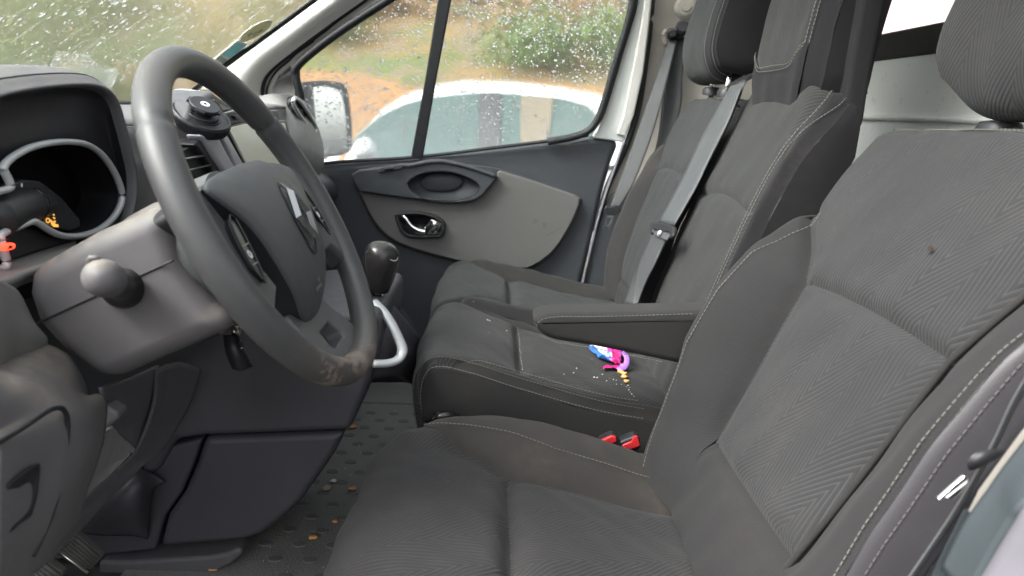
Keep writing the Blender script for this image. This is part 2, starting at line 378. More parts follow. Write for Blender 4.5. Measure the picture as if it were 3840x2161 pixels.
class Surf:
    """upholstered surface: a spine in the XZ plane, widths along Y, relief h(s,u)"""
    def __init__(self, spine, yc, Wt, h, flip=1):
        self.sp = even(spl(np.asarray(spine, float), 300), 400); self.yc = yc; self.h = h
        T = np.gradient(self.sp, axis=0); T /= np.linalg.norm(T, axis=1)[:, None]; self.N = np.stack([-T[:, 1], T[:, 0]], -1)*flip
        self.len = np.linalg.norm(np.diff(self.sp, axis=0), axis=1).sum(); self.ss = np.linspace(0, 1, 400)
        ws, wv = zip(*Wt); self.W = lambda s: np.interp(s, ws, wv)
    def sz(self, z): return float(self.ss[np.argmin(abs(self.sp[:, 1]-z))])
    def sx(self, x, upto=400): return float(self.ss[np.argmin(abs(self.sp[:upto, 0]-x))])
    def at(self, s, u, lift=0):
        s = np.clip(np.asarray(s, float), 0, 1); u = np.asarray(u, float)
        x = np.interp(s, self.ss, self.sp[:, 0]); z = np.interp(s, self.ss, self.sp[:, 1])
        nx = np.interp(s, self.ss, self.N[:, 0]); nz = np.interp(s, self.ss, self.N[:, 1]); h = self.h(s, u)+lift
        return np.stack([x+nx*h, self.yc+self.W(s)*u, z+nz*h], -1)
    def nrm(self, s, u):
        e = 1e-3; a = self.at(s+e, u)-self.at(s-e, u); b = self.at(s, u+e)-self.at(s, u-e); n = np.cross(b, a)
        n /= np.linalg.norm(n, axis=-1)[..., None]+1e-12
        s = np.asarray(s); ref = np.stack([np.interp(s, self.ss, self.N[:, 0]), np.zeros_like(s*1.0), np.interp(s, self.ss, self.N[:, 1])], -1)
        sg = np.sign((n*ref).sum(-1))[..., None]; return n*np.where(sg == 0, 1, sg)
    def panel(self, name, s0, s1, u0, u1, mat, parent, m=60, n=40, roll=(1,1,1,1), d=.009, w=.009, noise=.0017):
        """s0,s1: functions of u or numbers; u0,u1: functions of s or numbers; roll: seams at (s0,s1,u0,u1)"""
        f = lambda q: q if callable(q) else (lambda x, q=q: np.full_like(np.asarray(x, float), q))
        s0, s1, u0, u1 = f(s0), f(s1), f(u0), f(u1)
        ti, tj = np.meshgrid(np.linspace(0, 1, m), np.linspace(0, 1, n), indexing='ij')
        # cluster samples near seams
        ti = ti-.12*np.sin(2*np.pi*ti)/1.2; tj = tj-.12*np.sin(2*np.pi*tj)/1.2
        sm = s0(tj*0)+(s1(tj*0)-s0(tj*0))*ti; uu = u0(sm)+(u1(sm)-u0(sm))*tj
        ss = s0(uu)+(s1(uu)-s0(uu))*ti; uu = u0(ss)+(u1(ss)-u0(ss))*tj
        Wd = self.W(ss); drop = np.zeros_like(ss)
        for flag, dist in zip(roll, ((ss-s0(uu))*self.len, (s1(uu)-ss)*self.len, (uu-u0(ss))*Wd, (u1(ss)-uu)*Wd)):
            fl_ = flag(ss) if callable(flag) else flag
            drop = np.maximum(drop, fl_*np.exp(-(np.abs(dist)/w)**1.3))
        P = self.at(ss, uu)-self.nrm(ss, uu)*(drop*d)[..., None]
        if noise:
            ph = np.sin(P[..., 1]*47+P[..., 2]*31+self.yc*9)*np.sin(P[..., 0]*39+P[..., 2]*23+1.3)+.5*np.sin(P[..., 1]*113+P[..., 0]*91)
            P = P+self.nrm(ss, uu)*(ph*noise*(1-drop))[..., None]
        uv = np.stack([uu*Wd, ss*self.len], -1).reshape(-1, 2)
        return mk(name, P, gridF(m, n), mat, parent, uv=uv)
    def skirt(self, name, path, vec, mat, parent, bulge=.006, k=5, solid=0, s_flag=0, d=.006):
        """a wall running back from a run of (s,u) points along vec"""
        P = np.array([self.at(s, u) for s, u in path]); Nn = np.array([self.nrm(np.array(s*1.0), np.array(u*1.0)) for s, u in path])
        P = P-Nn*d; c = P.mean(0); V = []
        for i in range(k+1):
            t = i/k; V.append(P+np.asarray(vec)*t+unit_rows(P, np.asarray(vec) if np.ndim(vec) == 1 else np.asarray(vec).mean(0), Nn)*(bulge*math.sin(math.pi*min(1, t*1.0))))
        V = np.array(V); uv = np.stack(np.meshgrid(np.linspace(0, .2, k+1), np.linspace(0, .6, len(P)), indexing='ij'), -1).reshape(-1, 2)
        return mk(name, V, gridF(k+1, len(P)), mat, parent, uv=uv)
    def stitch(self, name, su, mat, parent, lift=.0005, **kw):
        su = np.asarray(su, float); P = self.at(su[:, 0], su[:, 1], lift+.0016); return stitches(name, P, self.nrm(su[:, 0], su[:, 1]), mat, parent, **kw)
def unit_rows(P, vec, Nn):
    T = np.gradient(P, axis=0); o = np.cross(T, np.asarray(vec, float)); o /= np.linalg.norm(o, axis=1)[:, None]+1e-12
    s = np.sign((o*(P-P.mean(0))).sum(1).sum()); return o*(s if s else 1)
def sstep(x, a, b): t = np.clip((x-a)/(b-a), 0, 1); return t*t*(3-2*t)
# ------------------------------------------------------------------ the cab shell
FZ = .04
def struct(o): o['kind'] = 'structure'; return o
def slab(name, x0, x1, y0, y1, z0, z1, mat, bevel=0):
    return struct(boxes(name, [(((x0+x1)/2, (y0+y1)/2, (z0+z1)/2), ((x1-x0)/2, 0, 0), (0, (y1-y0)/2, 0), (0, 0, (z1-z0)/2))], mat))
slab('floor', -.95, .84, .34, 1.97, -.02, FZ, 'floor_dark')
slab('roof', .12, .86, .40, 1.80, 1.42, 1.45, 'white_paint')
BX = .80
bk = struct(prism('bulkhead_wall', [(BX, .36, .0), (BX, 1.97, .0), (BX, 1.86, 1.42), (BX, .42, 1.42)], (.03, 0, 0), 'white_paint',
     holes=[[(BX, .60, .965), (BX, 1.585, .965), (BX, 1.585, 1.38), (BX, .60, 1.38)]], bevel=.003))
prism('window_frame', [(BX-.006, .56, .942), (BX-.006, 1.61, .942), (BX-.006, 1.61, 1.40), (BX-.006, .56, 1.40)], (.02, 0, 0), 'rubber', bk,
      holes=[[(BX-.006, .62, .996), (BX-.006, 1.557, .996), (BX-.006, 1.557, 1.36), (BX-.006, .62, 1.36)]], bevel=.005)
tube('pressed_rib', [(BX-.001, .40, .822), (BX-.001, 1.2, .825), (BX-.001, 1.93, .828)], .012, 'white_paint', bk, flat=.5, res=20)
tube('pressed_rib', [(BX-.001, .40, .60), (BX-.001, 1.2, .60), (BX-.001, 1.93, .60)], .012, 'white_paint', bk, flat=.5, res=20)
slab('roof_rail', .02, .82, 1.76, 1.80, 1.27, 1.43, 'pillar_grey')
slab('side_wall', .42, .80, 1.93, 1.96, .04, 1.42, 'pillar_beige')
# passenger-side A pillar trim, rounded
rowsA = [[(-120,740,1.785),(60,800,1.755),(230,860,1.77),(420,910,1.83)], [(95,570,1.785),(180,640,1.755),(290,720,1.765),(402,760,1.82)], [(300,420,1.775),(360,470,1.745),(420,540,1.755),(462,620,1.80)],
         [(565,225,1.755),(620,280,1.725),(670,350,1.735),(700,420,1.775)], [(870,0,1.735),(930,50,1.705),(970,120,1.715),(1010,190,1.755)], [(1100,-170,1.715),(1170,-120,1.685),(1230,-60,1.695),(1310,-20,1.735)], [(1520,-480,1.665),(1600,-430,1.64),(1660,-370,1.65),(1740,-320,1.69)]]
struct(patch('a_pillar', [[aY('I', *q) for q in r] for r in rowsA], 'pillar_grey', mu=8, mv=6, solid=.012))
# passenger B pillar: beige trim, dark lower cover, painted flange, rubber seals
PW = lambda k, x, y: aP(k, x, y, (0, 1.90, .68), (0, 1, .18))       # the plane of the passenger door's window
def wp(k, pts): return [PW(k, x, y) for x, y in pts]
bp = struct(prism('b_pillar', lY('J', [(625,-380),(1150,-380),(1080,800),(800,1300),(560,1500),(480,1900),(330,2300),(60,2500),(40,2420),(190,1800),(270,1450),(395,1180),(490,880),(548,450)], 1.905), (0, .04, 0), 'pillar_beige', bevel=.008))
prism('lower_cover', lY('K', [(300,470),(420,420),(430,600),(420,1000),(400,1500),(40,1500),(110,1000),(200,700),(250,560)], 1.888), (0, .014, 0), 'door_dark', bp, bevel=.006)
tube('seal_strip', [aY('J', x, y, 1.895) for x, y in [(637,-380),(598,150),(560,480),(520,760),(480,930),(430,1080),(385,1190),(320,1330),(255,1480),(170,1800)]], .0085, 'rubber', bp, res=60)
tube('painted_flange', [aY('K', x, y, 1.885) for x, y in [(392,70),(330,250),(262,440),(195,660),(140,880),(92,1080),(50,1260),(10,1450)]], .0075, 'lilac_paint', bp, res=50, flat=.5)
lathe('coat_plug', [(.0, .018), (.012, .018), (.013, .012), (.020, .012), (.026, .006), (.028, 0)][::-1], aY('J', 868, 62, 1.895), (-.1, -1, .1), 'pillar_beige', bp)
# driver-side door sill and pillar foot, close to the lens at lower right
dp = struct(prism('driver_b_pillar', [aY('M', x, y, .40) for x, y in [(640,1080),(700,960),(966,595),(1300,100),(1900,-800),(2300,-800),(1700,300),(1300,700),(1000,900),(690,1155)]], (.04, .004, 0), 'pillar_beige', bevel=.01))
patch('door_seal', [[aY('M', x, y, d) for x, y, d in r] for r in [[(560,1420,.398),(690,1165,.395),(835,965,.392),(980,780,.39),(1250,440,.39)], [(610,1480,.388),(740,1240,.384),(880,1040,.381),(1000,880,.378),(1260,540,.38)], [(670,1540,.375),(800,1290,.372),(920,1110,.369),(1020,970,.366),(1280,660,.37)], [(720,1560,.365),(850,1330,.362),(960,1160,.358),(1040,1060,.355),(1300,780,.36)]]], 'rubber_grey', dp, mu=6, mv=4, solid=.008)
prism('seal_foot', [aY('M', x, y, .402) for x, y in [(622,1062),(692,1158),(660,1300),(600,1500),(410,1500),(500,1300)]], (.02, .004, 0), 'rubber_grey', dp, bevel=.003)
patch('sill_paint', [[aY('M', x, y, d) for x, y, d in r] for r in [[(700,1560,.368),(840,1320,.364),(920,1190,.361),(1050,1000,.357),(1300,740,.36)], [(1100,1700,.33),(1200,1500,.33),(1250,1350,.33),(1300,1200,.33),(1450,900,.33)]]], 'lilac_paint', dp, mu=6, mv=6, solid=.006)
# ------------------------------------------------------------------ windscreen with stickers and rain
WS0 = np.array([-.631, 1.7, .869]); WSN = unit((.705, 0, -1.0)); WSD = unit((1, 0, .705))
def wsp(t, y): return WS0+WSD*t+np.array([0, y-1.7, 0])
ws = thing('windscreen', 'sloping rain-streaked windscreen above the dashboard', 'windscreen', (-.75, 1.1, .78))
mk('pane', [wsp(-.16, .36), wsp(-.16, 1.83), wsp(.90, 1.70), wsp(.90, .45)], [(0, 1, 2, 3)], 'wind_glass', ws, smooth=False)
tube('edge_band', [aP('I', x, y, WS0+WSN*.006, WSN) for x, y in [(-160,762),(95,562),(300,412),(565,217),(870,-8),(1100,-178),(1510,-488)]], .010, 'rubber', ws, res=12, flat=.5)
tube('lower_band', [wsp(-.155, .36)+WSN*.006, wsp(-.155, 1.73)+WSN*.006], .015, 'rubber', ws, res=4, flat=.5)
def drops(name, n, fn, nrm, rmin, rmax, parent, elong=None):
    V, F = [], []; nrm = unit(nrm); a = unit(np.cross(nrm, (0, 1, .1))); b = np.cross(nrm, a)
    if elong is not None: a = unit(np.asarray(elong)-nrm*np.dot(elong, nrm)); b = np.cross(nrm, a)
    for i in range(n):
        c = fn()
        if c is None: continue
        r_ = rmin+(rmax-rmin)*random.random()**3; e = 1+(random.random()**2*(2.2 if elong is not None else .6)); k = len(V); S = 7
        for rr, hh in ((1, 0), (.75, .38), (.35, .58)):
            for j in range(S):
                t = 2*math.pi*j/S; V.append(c+r_*rr*(math.cos(t)*a*e+math.sin(t)*b)+nrm*hh*r_)
        for q in range(2):
            for j in range(S): j2 = (j+1) % S; F.append((k+q*S+j, k+q*S+j2, k+(q+1)*S+j2, k+(q+1)*S+j))
        F.append(tuple(k+2*S+j for j in range(S))); F.append(tuple(k+j for j in range(S))[::-1])
    o = mk(name, V, F, 'water', parent); o['kind'] = 'stuff'; return o
def wdrop():
    return wsp(random.uniform(-.15, .5), random.uniform(.7, 1.70))-WSN*.001
drops('raindrops', 3000, wdrop, -WSN, .0007, .0031, ws, WSD)
sc = aP('I', 358, 262, WS0, WSN)+WSN*.0015
WSY = np.array([0, 1., 0])
def wsdisc(name, c, r_, mat, parent=None, lift=0, n=40, off=(0, 0), sx=1):
    return mk(name, [c+WSN*lift+WSD*(off[0]+r_*math.sin(2*math.pi*j/n))+WSY*(off[1]+sx*r_*math.cos(2*math.pi*j/n)) for j in range(n)], [tuple(range(n))], mat, parent, smooth=False, solid=.0006)
st = wsdisc('round_sticker', sc, .041, 'sticker_white'); tag(st, 'round pale yellow sticker on the windscreen beside the pillar', 'sticker')
wsdisc('yellow_field', sc, .036, 'sticker_yellow', st, .0012)
boxes('print_mark', [(sc+WSN*.0022+WSD*a+WSY*b, WSD*.006, WSY*.005, WSN*.0003) for a, b in ((-.012, -.012), (.006, .01), (-.006, .004))], 'sticker_grey', st)
def quad(name, k, pts, mat, parent=None, lift=.0015):
    return mk(name, [aP(k, x, y, WS0, WSN)+WSN*lift for x, y in pts], [(0, 1, 2, 3)], mat, parent, smooth=False, solid=.0006)
st2 = quad('insurance_sticker', 'I', [(-20,520),(205,335),(290,370),(85,560)], 'sticker_white'); tag(st2, 'teal and white rectangular sticker at the windscreen edge, below the round one', 'sticker')
quad('teal_field', 'I', [(70,455),(195,350),(262,380),(140,485)], 'sticker_teal', st2, .003)
quad('print_mark', 'I', [(20,500),(60,468),(110,500),(75,535)], 'sticker_grey', st2, .003)
# ------------------------------------------------------------------ outside: ground, hillside, shrubs, parked car
GZ = -.62
def terr(name, col_a, col_b, col_c, sc_=1.0):
    m, nt, b, tc = base(name, .95, .1); v = tc.outputs['Object']
    n1 = noise_(nt, v, .8*sc_, 5, .65); n2 = noise_(nt, v, 3.1*sc_, 5, .7); n3 = noise_(nt, v, 9*sc_, 4, .7)
    c = mix_(nt, ramp_(nt, n1, .42, .58), col_a, col_b); c = mix_(nt, ramp_(nt, n2, .45, .62), c, col_c); c = mix_(nt, math_(nt, 'MULTIPLY', n3, .5), c, tuple(x*.4 for x in col_a))
    nt.links.new(c, b.inputs['Base Color']); bump_(nt, b, n3, .8, .1)
terr('tarmac', (.06,.06,.06), (.09,.09,.088), (.05,.05,.05))
terr('bracken_ground', (.30,.20,.09), (.12,.18,.06), (.24,.19,.13))
terr('sandy_ground', (.44,.23,.10), (.40,.22,.10), (.34,.22,.12))
terr('grass_verge', (.11,.15,.03), (.20,.20,.04), (.08,.11,.03))
g = slab('ground', -60, 60, -40, 60, GZ-.2, GZ, 'tarmac')
def hz(x, y):
    x = np.asarray(x, float); y = np.asarray(y, float); m_ = 1-sstep(x-(.26*y+.6), 0, 3.0); t = np.clip((y-9.0)/2, 0, 1)*m_
    return GZ+.01+m_*(np.clip((y-7.0)/1.8, 0, 1)*1.62+np.maximum(0, y-8.8)*.45)+.3*np.sin(x*.6+y*.3)*t+.15*np.sin(x*1.7-y)*t
xs, ys = np.meshgrid(np.linspace(-34, 22, 113), np.linspace(8.8, 34, 60), indexing='ij')
struct(mk('hillside', np.stack([xs, ys, hz(xs, ys)], -1), gridF(113, 60), 'bracken_ground'))
_yb = np.linspace(6.9, 8.92, 12)[None, :]*np.ones((113, 1)); _xb = xs[:, :1]*np.ones((1, 12))
struct(mk('sandy_bank', np.stack([_xb, _yb, hz(_xb, _yb)+.03+.05*np.sin(_xb*2.3)*np.sin(_yb*3)], -1), gridF(113, 12), 'sandy_ground'))
struct(mk('verge', np.stack([np.linspace(-34, 22, 60)[:, None]*np.ones((1, 4)), np.ones((60, 1))*np.array([6.0, 6.4, 6.8, 7.1]), GZ+.006+np.ones((60, 1))*np.array([0, .05, .05, .05])], -1), gridF(60, 4), 'grass_verge'))
for nm, c in (('leaf_olive', (.18,.22,.08)), ('leaf_green', (.15,.22,.075)), ('leaf_dark', (.06,.10,.045)), ('leaf_yellow', (.42,.46,.07)), ('bracken', (.36,.24,.14)), ('twig', (.19,.14,.10))):
    plastic(nm, c, .8, 10, 0, 0, var=.4)
LEAFM = {}
def shrub(name, label, x, y, w, h, mat, n=900, leaf=.05, group='shrubs on the bank beyond the parked car', z=None, trunk=True):
    z0 = float(hz(x, y)) if z is None else z
    t = thing(name, label, 'shrub', (x, y, z0), group); V, F = [], []
    cl = [(rng.normal(0, .33*w), rng.normal(0, .3*w), h*rng.uniform(.25, .85), rng.uniform(.25, .5)*w) for _ in range(11)]
    for i in range(n):
        cx, cy, cz, cr = cl[rng.integers(11)]; d = unit(rng.normal(size=3))*cr*rng.uniform(.5, 1.05)
        c = np.array([x+cx+d[0], y+cy+d[1], z0+max(.03, cz+d[2]*.8)]); a = unit(rng.normal(size=3)); b = unit(np.cross(a, rng.normal(size=3))); k = len(V); l = leaf*rng.uniform(.6, 1.4)
        V += [c-a*l, c+b*l*.4, c+a*l, c-b*l*.4]; F.append((k, k+1, k+2, k+3))
    mk('crown', V, F, mat, t, smooth=False)
    for i in range(3):
        q = cl[i]; tube('stem', [(x+.05*i, y, z0-.03), (x+q[0]*.5, y+q[1]*.5, z0+q[2]*.6), (x+q[0], y+q[1], z0+q[2])], [.03, .02, .01], 'twig', t, n=6)
    return t
SH = [(-7.6, 7.6, 1.3, 1.9, 'leaf_yellow', 'yellow flowering shrub seen low at the left of the windscreen'), (-6.2, 7.7, 1.2, 1.9, 'leaf_yellow', 'yellow-green shrub low in the windscreen, left of the wheel rim'), (-4.9, 7.9, 1.1, 1.7, 'leaf_green', 'green shrub low in the windscreen, behind the wheel rim'),
      (-10.8, 10.5, 2.0, 1.6, 'leaf_olive', 'olive shrub at the far left of the windscreen'), (-8.6, 10.2, 1.6, 1.5, 'leaf_green', 'green shrub high in the windscreen, left of centre'), (-7.0, 11.2, 1.9, 1.6, 'leaf_olive', 'wide olive shrub at the top centre of the windscreen'), (-6.0, 9.3, 1.2, .9, 'leaf_green', 'low green shrub left of the windscreen stickers'), (-5.6, 10.4, 1.4, 1.3, 'leaf_olive', 'olive shrub behind the windscreen stickers'), (-9.6, 13.5, 2.4, 1.8, 'leaf_green', 'large green shrub high up the slope, top left'),
      (-3.4, 11.6, 1.8, 1.5, 'bracken', 'brown bracken clump above the wing mirror'), (-2.6, 10.0, 1.3, .7, 'leaf_olive', 'low olive shrub in the front quarter window'), (-1.6, 11.0, 1.3, .8, 'bracken', 'tan bracken clump just left of the window divider'),
      (.55, 9.7, 1.2, .62, 'leaf_green', 'wide green shrub above the middle of the parked car roof'), (1.9, 9.9, 1.1, .75, 'leaf_green', 'bright green shrub at the rear edge of the side window'), (-.5, 12.6, 1.2, 1.5, 'leaf_dark', 'dark evergreen at the top of the side window by the divider'),
      (.9, 13.0, 1.0, 1.7, 'leaf_dark', 'dark evergreen at the top centre of the side window'), (2.6, 12.2, 1.6, 1.3, 'bracken', 'rusty bracken clump at the top rear corner of the side window'), (1.0, 11.2, 1.6, .6, 'bracken', 'tan bracken band above the wide green shrub')]
for x, y, w_, h_, m_, lb in SH: shrub('shrub' if m_ != 'bracken' else 'bracken_clump', lb, x, y, w_, h_, m_, n=2600 if w_ > 1.5 else 1900)
plastic('car_white', (.80,.82,.82), .25, 100, 0, .1, (.5,.5,.48), .02)
plastic('car_glass', (.13,.20,.19), .08, 100, 0, 0, spec=.8); plastic('car_trim', (.12,.12,.13), .5, 100, 0, 0); plastic('car_tan', (.33,.27,.19), .8, 100, 0, 0)
CY = 3.35
car = thing('parked_car', 'white car parked alongside, beyond the passenger window', 'car', (.5, 4.1, GZ))
def c2(pts, Y, k='Q2'): return [aY(k, x, y, Y) for x, y in pts]
sil = [(250,760),(330,715),(440,690),(470,640),(560,560),(680,490),(830,440),(1000,418),(1250,424),(1500,452),(1700,490),(1860,560),(1950,680),(2000,900),(1980,1250),(300,1250),(220,1050),(215,850)]
low = [p for p in sil if p[1] >= 640]
b3 = c2([(200,900),(330,860),(440,850),(560,840),(1000,835),(1500,830),(1900,820),(1990,860),(2010,950),(1990,1260),(1800,1290),(420,1290),(190,1230),(180,950)], CY)
body = prism('body', b3, (0, 1.7, 0), 'car_white', car, bevel=.09, seg=5)
gh0 = c2([(330,870),(430,700),(560,565),(680,492),(830,440),(1000,418),(1250,424),(1500,452),(1700,490),(1830,550),(1900,850)], CY+.13)
cab = prism('cabin', gh0, (0, 1.42, 0), 'car_white', car, bevel=.10, seg=5)
for nm, pts in (('front_window', [(445,690),(560,590),(680,530),(800,497),(960,478),(1070,470),(1070,835),(430,840),(415,730)]), ('rear_window', [(1095,470),(1290,478),(1290,835),(1095,835)]), ('quarter_window', [(1310,480),(1480,498),(1620,535),(1665,590),(1650,720),(1600,835),(1310,835)])):
    wv = prism(nm, c2(pts, CY+.118), (0, .02, 0), 'car_glass', car, bevel=.006)
prism('pillar', c2([(1072,470),(1180,470),(1170,835),(1062,835)], CY+.112), (0, .005, 0), 'car_trim', car, bevel=.002)
prism('tan_stripe', c2([(1285,482),(1450,496),(1405,835),(1275,835)], CY+.112), (0, .005, 0), 'car_tan', car, bevel=.002)  # tan stripe laid over the side glass
prism('waist_trim', c2([(425,842),(1900,832),(1900,848),(425,858)], CY-.01), (0, .03, 0), 'car_trim', car, bevel=.003)
for px_ in (480, 1620):
    c = aY('Q2', px_, 1270, CY+.02); c[2] = GZ+.31; wl = lathe('wheel', [(.31, 0), (.31, .2), (.2, .2)], c, (0, 1, 0), 'rubber', car, n=28); lathe('rim', [(.2, -.01), (.2, .05), (.05, .05)], c, (0, 1, 0), 'silver', wl, n=20)
lathe('headlamp', [(.10, 0), (.09, .03), (.05, .05)], aY('Q2', 300, 860, CY+.03), (-.7, -.6, .2), 'white_mark', car)
# low building seen through the bulkhead window
plastic('roof_pink', (.42,.33,.32), .8, 10, 0, 0); plastic('house_wall', (.6,.5,.35), .8, 10, 0, 0)
hb = thing('far_house', 'pale low house with pinkish roof beyond the bulkhead window', 'house', (24, 40, GZ))
boxes('wall', [((31, 41, GZ+2.8), (16, 0, 0), (0, 4.5, 0), (0, 0, 2.8))], 'house_wall', hb)
prism('roof', [(14, 36, GZ+5.6), (14, 46, GZ+5.6), (14, 41, GZ+9.4)], (34, 0, 0), 'roof_pink', hb, bevel=0)

loft('door_mirror', [[aY('Q2', 478+(x-478)*f, 760+(y-760)*f, d) for x, y in [(425,770),(440,725),(480,708),(520,722),(545,765),(548,805),(500,818),(430,812)]] for f, d in ((.5, 3.0), (.95, 3.04), (1, 3.12), (.8, 3.2))], 'car_white', car, cap=(True, True), n=30)

def tree(lb, x, y, h, w_, mat):
    t = thing('roadside_tree', lb, 'tree', (x, y, GZ), 'trees behind the van'); V, F = [], []
    tube('trunk', [(x, y, GZ-.1), (x+.1, y, GZ+h*.4), (x, y+.1, GZ+h*.8)], [.2, .14, .05], 'twig', t, n=8, res=10)
    cl = [(rng.normal(0, .3*w_), rng.normal(0, .3*w_), h*rng.uniform(.3, .95), rng.uniform(.25, .5)*w_) for _ in range(14)]
    for i in range(2200):
        cx, cy, cz_, cr = cl[rng.integers(14)]; d = unit(rng.normal(size=3))*cr*rng.uniform(.3, 1.05); c = np.array([x+cx+d[0], y+cy+d[1], GZ+max(.6, cz_+d[2])]); a = unit(rng.normal(size=3)); b_ = unit(np.cross(a, rng.normal(size=3))); k = len(V); l = .16*rng.uniform(.6, 1.4)
        V += [c-a*l, c+b_*l*.4, c+a*l, c-b_*l*.4]; F.append((k, k+1, k+2, k+3))
    mk('crown', V, F, mat, t, smooth=False)
tree('dark tree reflected in the wing mirror', 14, 7.0, 6.5, 1.7, 'leaf_dark')
# ------------------------------------------------------------------ passenger door
DY = 1.90
door = thing('passenger_door', 'dark passenger door with a grey insert panel and wet window', 'door', (-.1, DY, FZ))
card = prism('door_card', lY('O', [(640,432),(820,414),(930,405),(1060,397),(1180,384),(1300,366),(1400,352),(1480,343),(1530,343),(1556,350),(1553,372),(1540,405),(1516,490),(1482,640),(1456,745),(1425,860),(1380,980),(640,1000)], DY), (0, .05, 0), 'door_dark', door, bevel=.02, seg=5)
prism('insert_panel', lY('H', [(305,335),(560,372),(900,415),(1100,430),(1200,420),(1285,380),(1352,308),(1415,226),(1425,190),(1450,176),(1600,222),(1760,272),(1920,325),(2050,372),(2092,400),(2088,450),(2050,545),(1990,660),(1930,755),(1860,840),(1780,905),(1700,948),(1620,968),(1500,960),(1350,945),(1200,918),(1050,885),(900,845),(750,800),(620,750),(540,700),(475,635),(430,575),(390,505),(345,410)], DY-.026), (0, .026, 0), 'door_grey', door, bevel=.011, seg=4)
prism('panel_lip', lY('H', [(300,325),(1200,120),(1420,150),(1600,208),(1920,310),(2060,362),(2108,398),(2102,455),(2062,552),(2002,668),(1940,766),(1868,852),(1786,920),(1704,962),(1622,984),(1500,976),(1340,958),(1190,932),(1040,898),(890,858),(740,813),(608,762),(528,712),(462,645),(418,582),(378,512),(333,415)], DY-.006), (0, .006, 0), 'door_dark', door, bevel=.003)
podO = [(250,225),(262,198),(300,172),(470,150),(640,128),(720,128),(770,118),(860,100),(930,94),(1000,96),(1080,108),(1150,126),(1300,172),(1385,198),(1432,222),(1405,258),(1360,312),(1325,355),(1290,388),(1250,410),(1200,426),(1100,436),(1000,432),(900,421),(730,398),(560,376),(420,356),(312,342),(285,290)]
podH = [(706,278),(735,245),(780,216),(830,198),(900,186),(980,182),(1060,190),(1130,207),(1200,235),(1255,265),(1284,300),(1265,340),(1225,372),(1180,395),(1130,408),(1000,413),(900,407),(840,397),(785,372),(740,335),(715,305)]
pod = prism('pull_pod', lY('H', podO, DY-.048), (0, .046, 0), 'door_dark', door, holes=[lY('H', podH, DY-.048)], bevel=.007, seg=4)
inn = [(815,270),(830,235),(865,212),(910,198),(960,194),(1020,197),(1080,208),(1130,232),(1146,262),(1130,295),(1095,318),(1040,332),(980,337),(900,333),(850,322),(825,298)]
loft('pull_bowl', [lY('H', podH, DY-.049), lY('H', [(x*.97+30, y*.97+9) for x, y in podH], DY-.030), lY('H', [(np.array(inn).mean(0)[0]+(x-np.array(inn).mean(0)[0])*1.12, np.array(inn).mean(0)[1]+(y-np.array(inn).mean(0)[1])*1.15) for x, y in inn], DY-.008)], 'door_dark', pod, cap=(False, True))
loft('bowl_insert', [lY('H', inn, DY-.012), lY('H', inn, DY-.018), lY('H', [(980+(x-980)*.95, 265+(y-265)*.93) for x, y in inn], DY-.020)], 'door_dark', pod, cap=(False, True))
# light rolled edge along the pod top
tube('pod_top_edge', [aY('H', x, y, DY-.05) for x, y in [(640,131),(720,131),(790,118),(860,103),(930,97),(1000,99),(1150,130),(1300,176),(1420,218)]], .006, 'door_dark', pod, res=40)
sw = prism('window_switch', lY('H', [(462,186),(468,158),(490,146),(640,122),(668,124),(672,138),(655,158),(620,166),(480,190)], DY-.056), (0, .012, 0), 'door_dark', door, bevel=.003)
prism('rocker', lY('H', [(505,158),(545,150),(600,146),(596,158),(550,166),(512,170)], DY-.061), (0, .008, 0), 'gloss_black', sw, bevel=.002)
hO = [(597,535),(612,516),(700,504),(800,505),(880,520),(950,548),(1000,580),(1012,612),(1006,660),(992,702),(955,718),(820,722),(740,714),(690,702),(648,668),(618,608)]
hI = [(632,540),(660,532),(780,530),(860,540),(920,562),(962,592),(974,620),(968,660),(950,692),(820,698),(730,690),(695,676),(668,645),(645,590)]
bz = prism('handle_bezel', lY('H', hO, DY-.040), (0, .018, 0), 'black_plastic', door, holes=[lY('H', hI, DY-.040)], bevel=.004)
loft('handle_recess', [lY('H', hI, DY-.036), lY('H', hI, DY-.028)], 'gloss_black', bz, n=48)
hl = tube('release_lever', [aY('H', x, y, d) for x, y, d in [(640,545,DY-.036),(668,541,DY-.040),(690,560,DY-.046),(716,598,DY-.05),(752,634,DY-.053),(800,658,DY-.055),(850,668,DY-.054)]], [.0032, .004, .0045, .0045, .005, .006], 'chrome', door, res=40, flat=1.3)
patch('lever_paddle', [[aY('H', x, y, d) for x, y, d in r] for r in [[(838,655,DY-.05),(850,620,DY-.052),(880,590,DY-.054),(895,562,DY-.056)], [(852,676,DY-.057),(880,640,DY-.062),(905,606,DY-.064),(915,572,DY-.062)], [(905,672,DY-.056),(930,642,DY-.060),(940,612,DY-.062),(965,590,DY-.058)], [(940,655,DY-.05),(952,636,DY-.052),(962,615,DY-.054),(972,600,DY-.052)]]], 'chrome', hl, mu=6, mv=6, solid=.003)
# scuffs on the grey insert
for nm, pts in (('scuff_mark', [(1712,575),(1735,560),(1752,570),(1748,590),(1728,598),(1722,615),(1714,600)]), ('scuff_mark', [(1790,600),(1808,588),(1828,596),(1820,618),(1808,640),(1796,630)]), ('scuff_mark', [(1790,712),(1840,680),(1900,655),(1960,622),(1955,628),(1902,662),(1845,690)])):
    mk(nm, lY('H', pts, DY-.0266), [tuple(range(len(pts)))], 'thread_dark', door, smooth=False)
